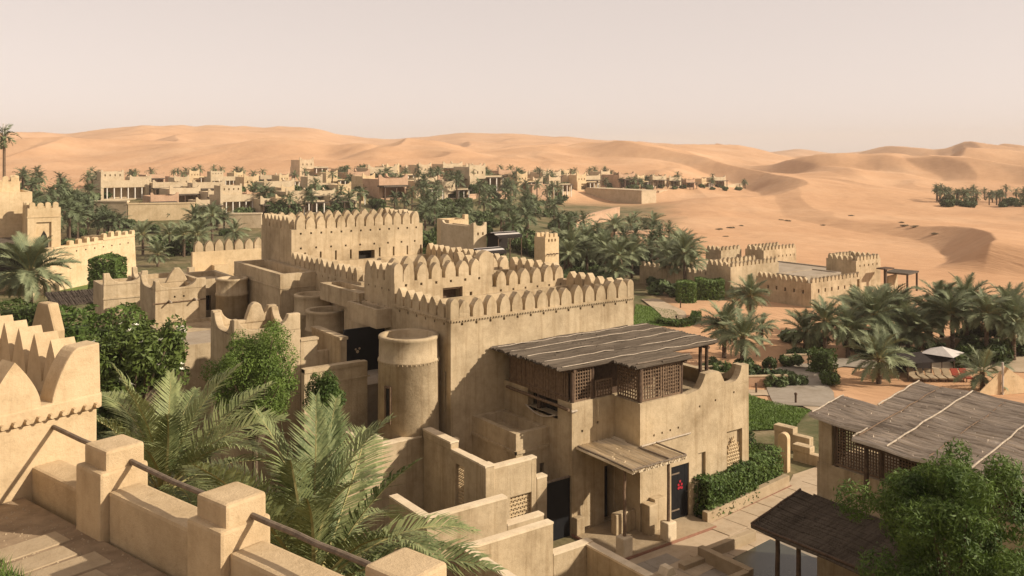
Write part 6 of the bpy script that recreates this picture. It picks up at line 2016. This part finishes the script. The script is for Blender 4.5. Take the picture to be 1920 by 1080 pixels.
scatter_bush(12, U(1200, 1390), U(350, 358), (1.2, 2.0), 'leafy bush at the sandy end of the ridge', 'bushes at the sandy end', 66)
scatter_bush(18, U(1760, 1960), U(378, 390), (1.4, 2.4), 'leafy bush under the palms of the lone oasis', 'bushes of the lone oasis', 67)
scatter_bush(20, U(1480, 1920), U(636, 690), (1.0, 1.7), 'leafy bush under the palms of the pool garden', 'bushes of the pool garden', 68)
scatter_bush(18, U(1320, 1500), U(688, 728), (0.6, 1.2), 'low shrub along the sandy garden beds', 'shrubs of the sandy beds', 69)
# desert scrub
SC = bush_mesh(9, 'scrub', 260, 0.20)
r = random.Random(77)
for k, (px, py) in enumerate([(1465, 413), (1476, 415), (1543, 423), (1597, 405), (1690, 418), (1698, 424), (1715, 426), (1752, 440), (1372, 428), (1390, 424), (1348, 431), (1362, 444), (1805, 352), (1827, 354)]):
    x, y, z, t = hit(px, py)
    o = thing('desert_scrub', 'low dry scrub tuft on the open dune sand', 'scrub', (x, y, z - 0.1), r.uniform(0, 6), 'scrub on the dunes')
    s = r.uniform(0.45, 0.95)
    put('foliage', SC, o, (0, 0, 0), scale=(s * 1.5, s, s * 0.6)); put('stem', STEM, o, (0, 0, 0), scale=(s, s, s * 0.5))

# ------------------------------------------------------------------ pool garden furniture
x, y, z, t = hit(1725, 706)
e = thing('low_tent', 'dark low tent under the palms next to the white parasol', 'tent', (x, y, z), radians(-20))
m = MB(); m.prism([(-1.3, 1.25), (0, 1.75), (1.3, 1.25), (1.3, 1.33), (0, 1.83), (-1.3, 1.33)], 'x', -2.2, 2.2); m.build('roof', 'tent', e)
m = MB(); m.box(-2.1, 2.1, 1.15, 1.22, -0.1, 1.4); m.build('back_cloth', 'tent', e)
for sx in (-2.1, 0, 2.1):
    m = MB(); m.tube((sx, -1.2, -0.1), (sx, -1.2, 1.27), 0.05, 6); m.build('pole', 'wood', e)
x, y, z, t = hit(1766, 706)
e = thing('parasol', 'square white parasol shading the sun loungers', 'parasol', (x, y, z), radians(10))
m = MB()
for k in range(4):
    a0, a1 = k * pi / 2 + pi / 4, (k + 1) * pi / 2 + pi / 4
    m.quad((1.75 * cos(a0), 1.75 * sin(a0), 1.75), (1.75 * cos(a1), 1.75 * sin(a1), 1.75), (0, 0, 2.25))
m.build('canopy', 'canvas', e)
m = MB(); m.tube((0, 0, -0.1), (0, 0, 2.25), 0.04, 6); m.build('pole', 'wood', e)
lm = MB(); lm.box(-0.32, 0.32, -0.9, 0.25, 0.26, 0.36); lm.prism([(0.25, 0.28), (0.85, 0.72), (0.80, 0.80), (0.25, 0.38)], 'x', -0.32, 0.32)
lg = MB()
for a_ in (-0.26, 0.26):
    for b_ in (-0.75, 0.45): lg.box(a_ - 0.03, a_ + 0.03, b_ - 0.03, b_ + 0.03, -0.02, 0.27)
l0 = lm.mesh('cushion', 'stone'); l1 = lm.mesh('cushion', 'lounger_red'); l2 = lg.mesh('leg_frame', 'wood')
for k in range(7):
    x, y, z, t = hit(1712 + 16.5 * k, 716 - 0.4 * k)
    red = k >= 5
    e = thing('sun_lounger', 'orange-red cushioned sun lounger beside the white parasol' if red else 'pale cushioned sun lounger in front of the dark low tent', 'lounger', (x, y, z + 0.03), radians(-40), 'red loungers' if red else 'pale loungers')
    put('cushion', l1 if red else l0, e, (0, 0, 0), scale=(0.8, 0.85, 0.9)); put('leg_frame', l2, e, (0, 0, 0), scale=(0.8, 0.85, 0.9))
x, y, z, t = hit(1880, 742)
e = thing('canvas_windbreak', 'cream canvas windbreak sloping from a pole beside the pool garden', 'windbreak', (x, y, z), radians(-20))
m = MB(); m.prism([(0.05, 0), (0.05, 2.1), (2.9, 0.3), (2.9, 0)], 'y', -0.03, 0.03); m.build('canvas', 'plaster_pale', e)
m = MB(); m.prism([(-2.3, 0), (-0.05, 1.7), (-0.05, 0)], 'y', 0.1, 0.16); m.build('canvas', 'plaster_pale', e)
m = MB(); m.tube((0, 0, -0.2), (0, 0, 2.3), 0.07, 8); m.build('pole', 'canvas', e)
x, y, z, t = hit(1860, 657)
e = thing('garden_wall', 'low dark wall along the far side of the pool terrace', 'wall', (x, y, z), radians(-36))
m = MB(); m.box(-7, 7, 0, 0.4, -0.3, 0.9); m.build('wall_body', 'plaster_rose', e)
m = MB(); m.box(-7.05, 7.05, -0.05, 0.45, 0.9, 1.0); m.build('coping', 'plaster', e)
for k, (px, py, w_, lb) in enumerate(((1500, 684, 2.6, 'low curved bed wall at the palm roots beside the path'), (1352, 708, 4.5, 'long low wall behind the hump-backed parapet'), (1428, 728, 4.0, 'low dark garden wall between pergola wing and path'))):
    x, y, z, t = hit(px, py)
    e = thing('bed_wall', lb, 'wall', (x, y, z), radians(-30))
    m = MB(); m.box(-w_ / 2, w_ / 2, 0, 0.3, -0.3, 0.75); m.build('wall_body', 'plaster_rose', e, bevel=0.03)
    m = MB(); m.box(-w_ / 2 - 0.03, w_ / 2 + 0.03, -0.03, 0.33, 0.75, 0.83); m.build('coping', 'plaster', e)
# path bollard lamps
for k, (px, py) in enumerate(((1418, 740), (1492, 758), (1268, 606), (1276, 578))):
    x, y, z, t = hit(px, py)
    e = thing('path_bollard', 'short dark bollard light at the edge of a garden path', 'bollard', (x, y, z), 0, 'path bollards')
    m = MB(); m.tube((0, 0, -0.1), (0, 0, 0.62), 0.07, 8); m.build('shaft', 'wood', e)
    m = MB(); m.rings([(0, 0, 0.62, 0.10), (0, 0, 0.72, 0.10), (0, 0, 0.76, 0.05)], 8); m.build('lamp_cap', 'wood', e)

# ------------------------------------------------------------------ dusty air
HZ = MB(); HZ.box(-3300, 3300, -3300, 3300, -14, 95)
hz = HZ.build('haze', None); hz['kind'] = 'stuff'; hz['label'] = 'thin dusty air over the desert'
hm = bpy.data.materials.new('dusty_air'); hm.use_nodes = True
hn, hl = hm.node_tree.nodes, hm.node_tree.links
hn.clear()
ho = hn.new('ShaderNodeOutputMaterial'); pv_ = hn.new('ShaderNodeVolumePrincipled')
pv_.inputs['Color'].default_value = (0.92, 0.80, 0.70, 1)
pv_.inputs['Density'].default_value = 0.00024
pv_.inputs['Anisotropy'].default_value = 0.0
hl.new(pv_.outputs['Volume'], ho.inputs['Volume'])
hz.data.materials.append(hm)
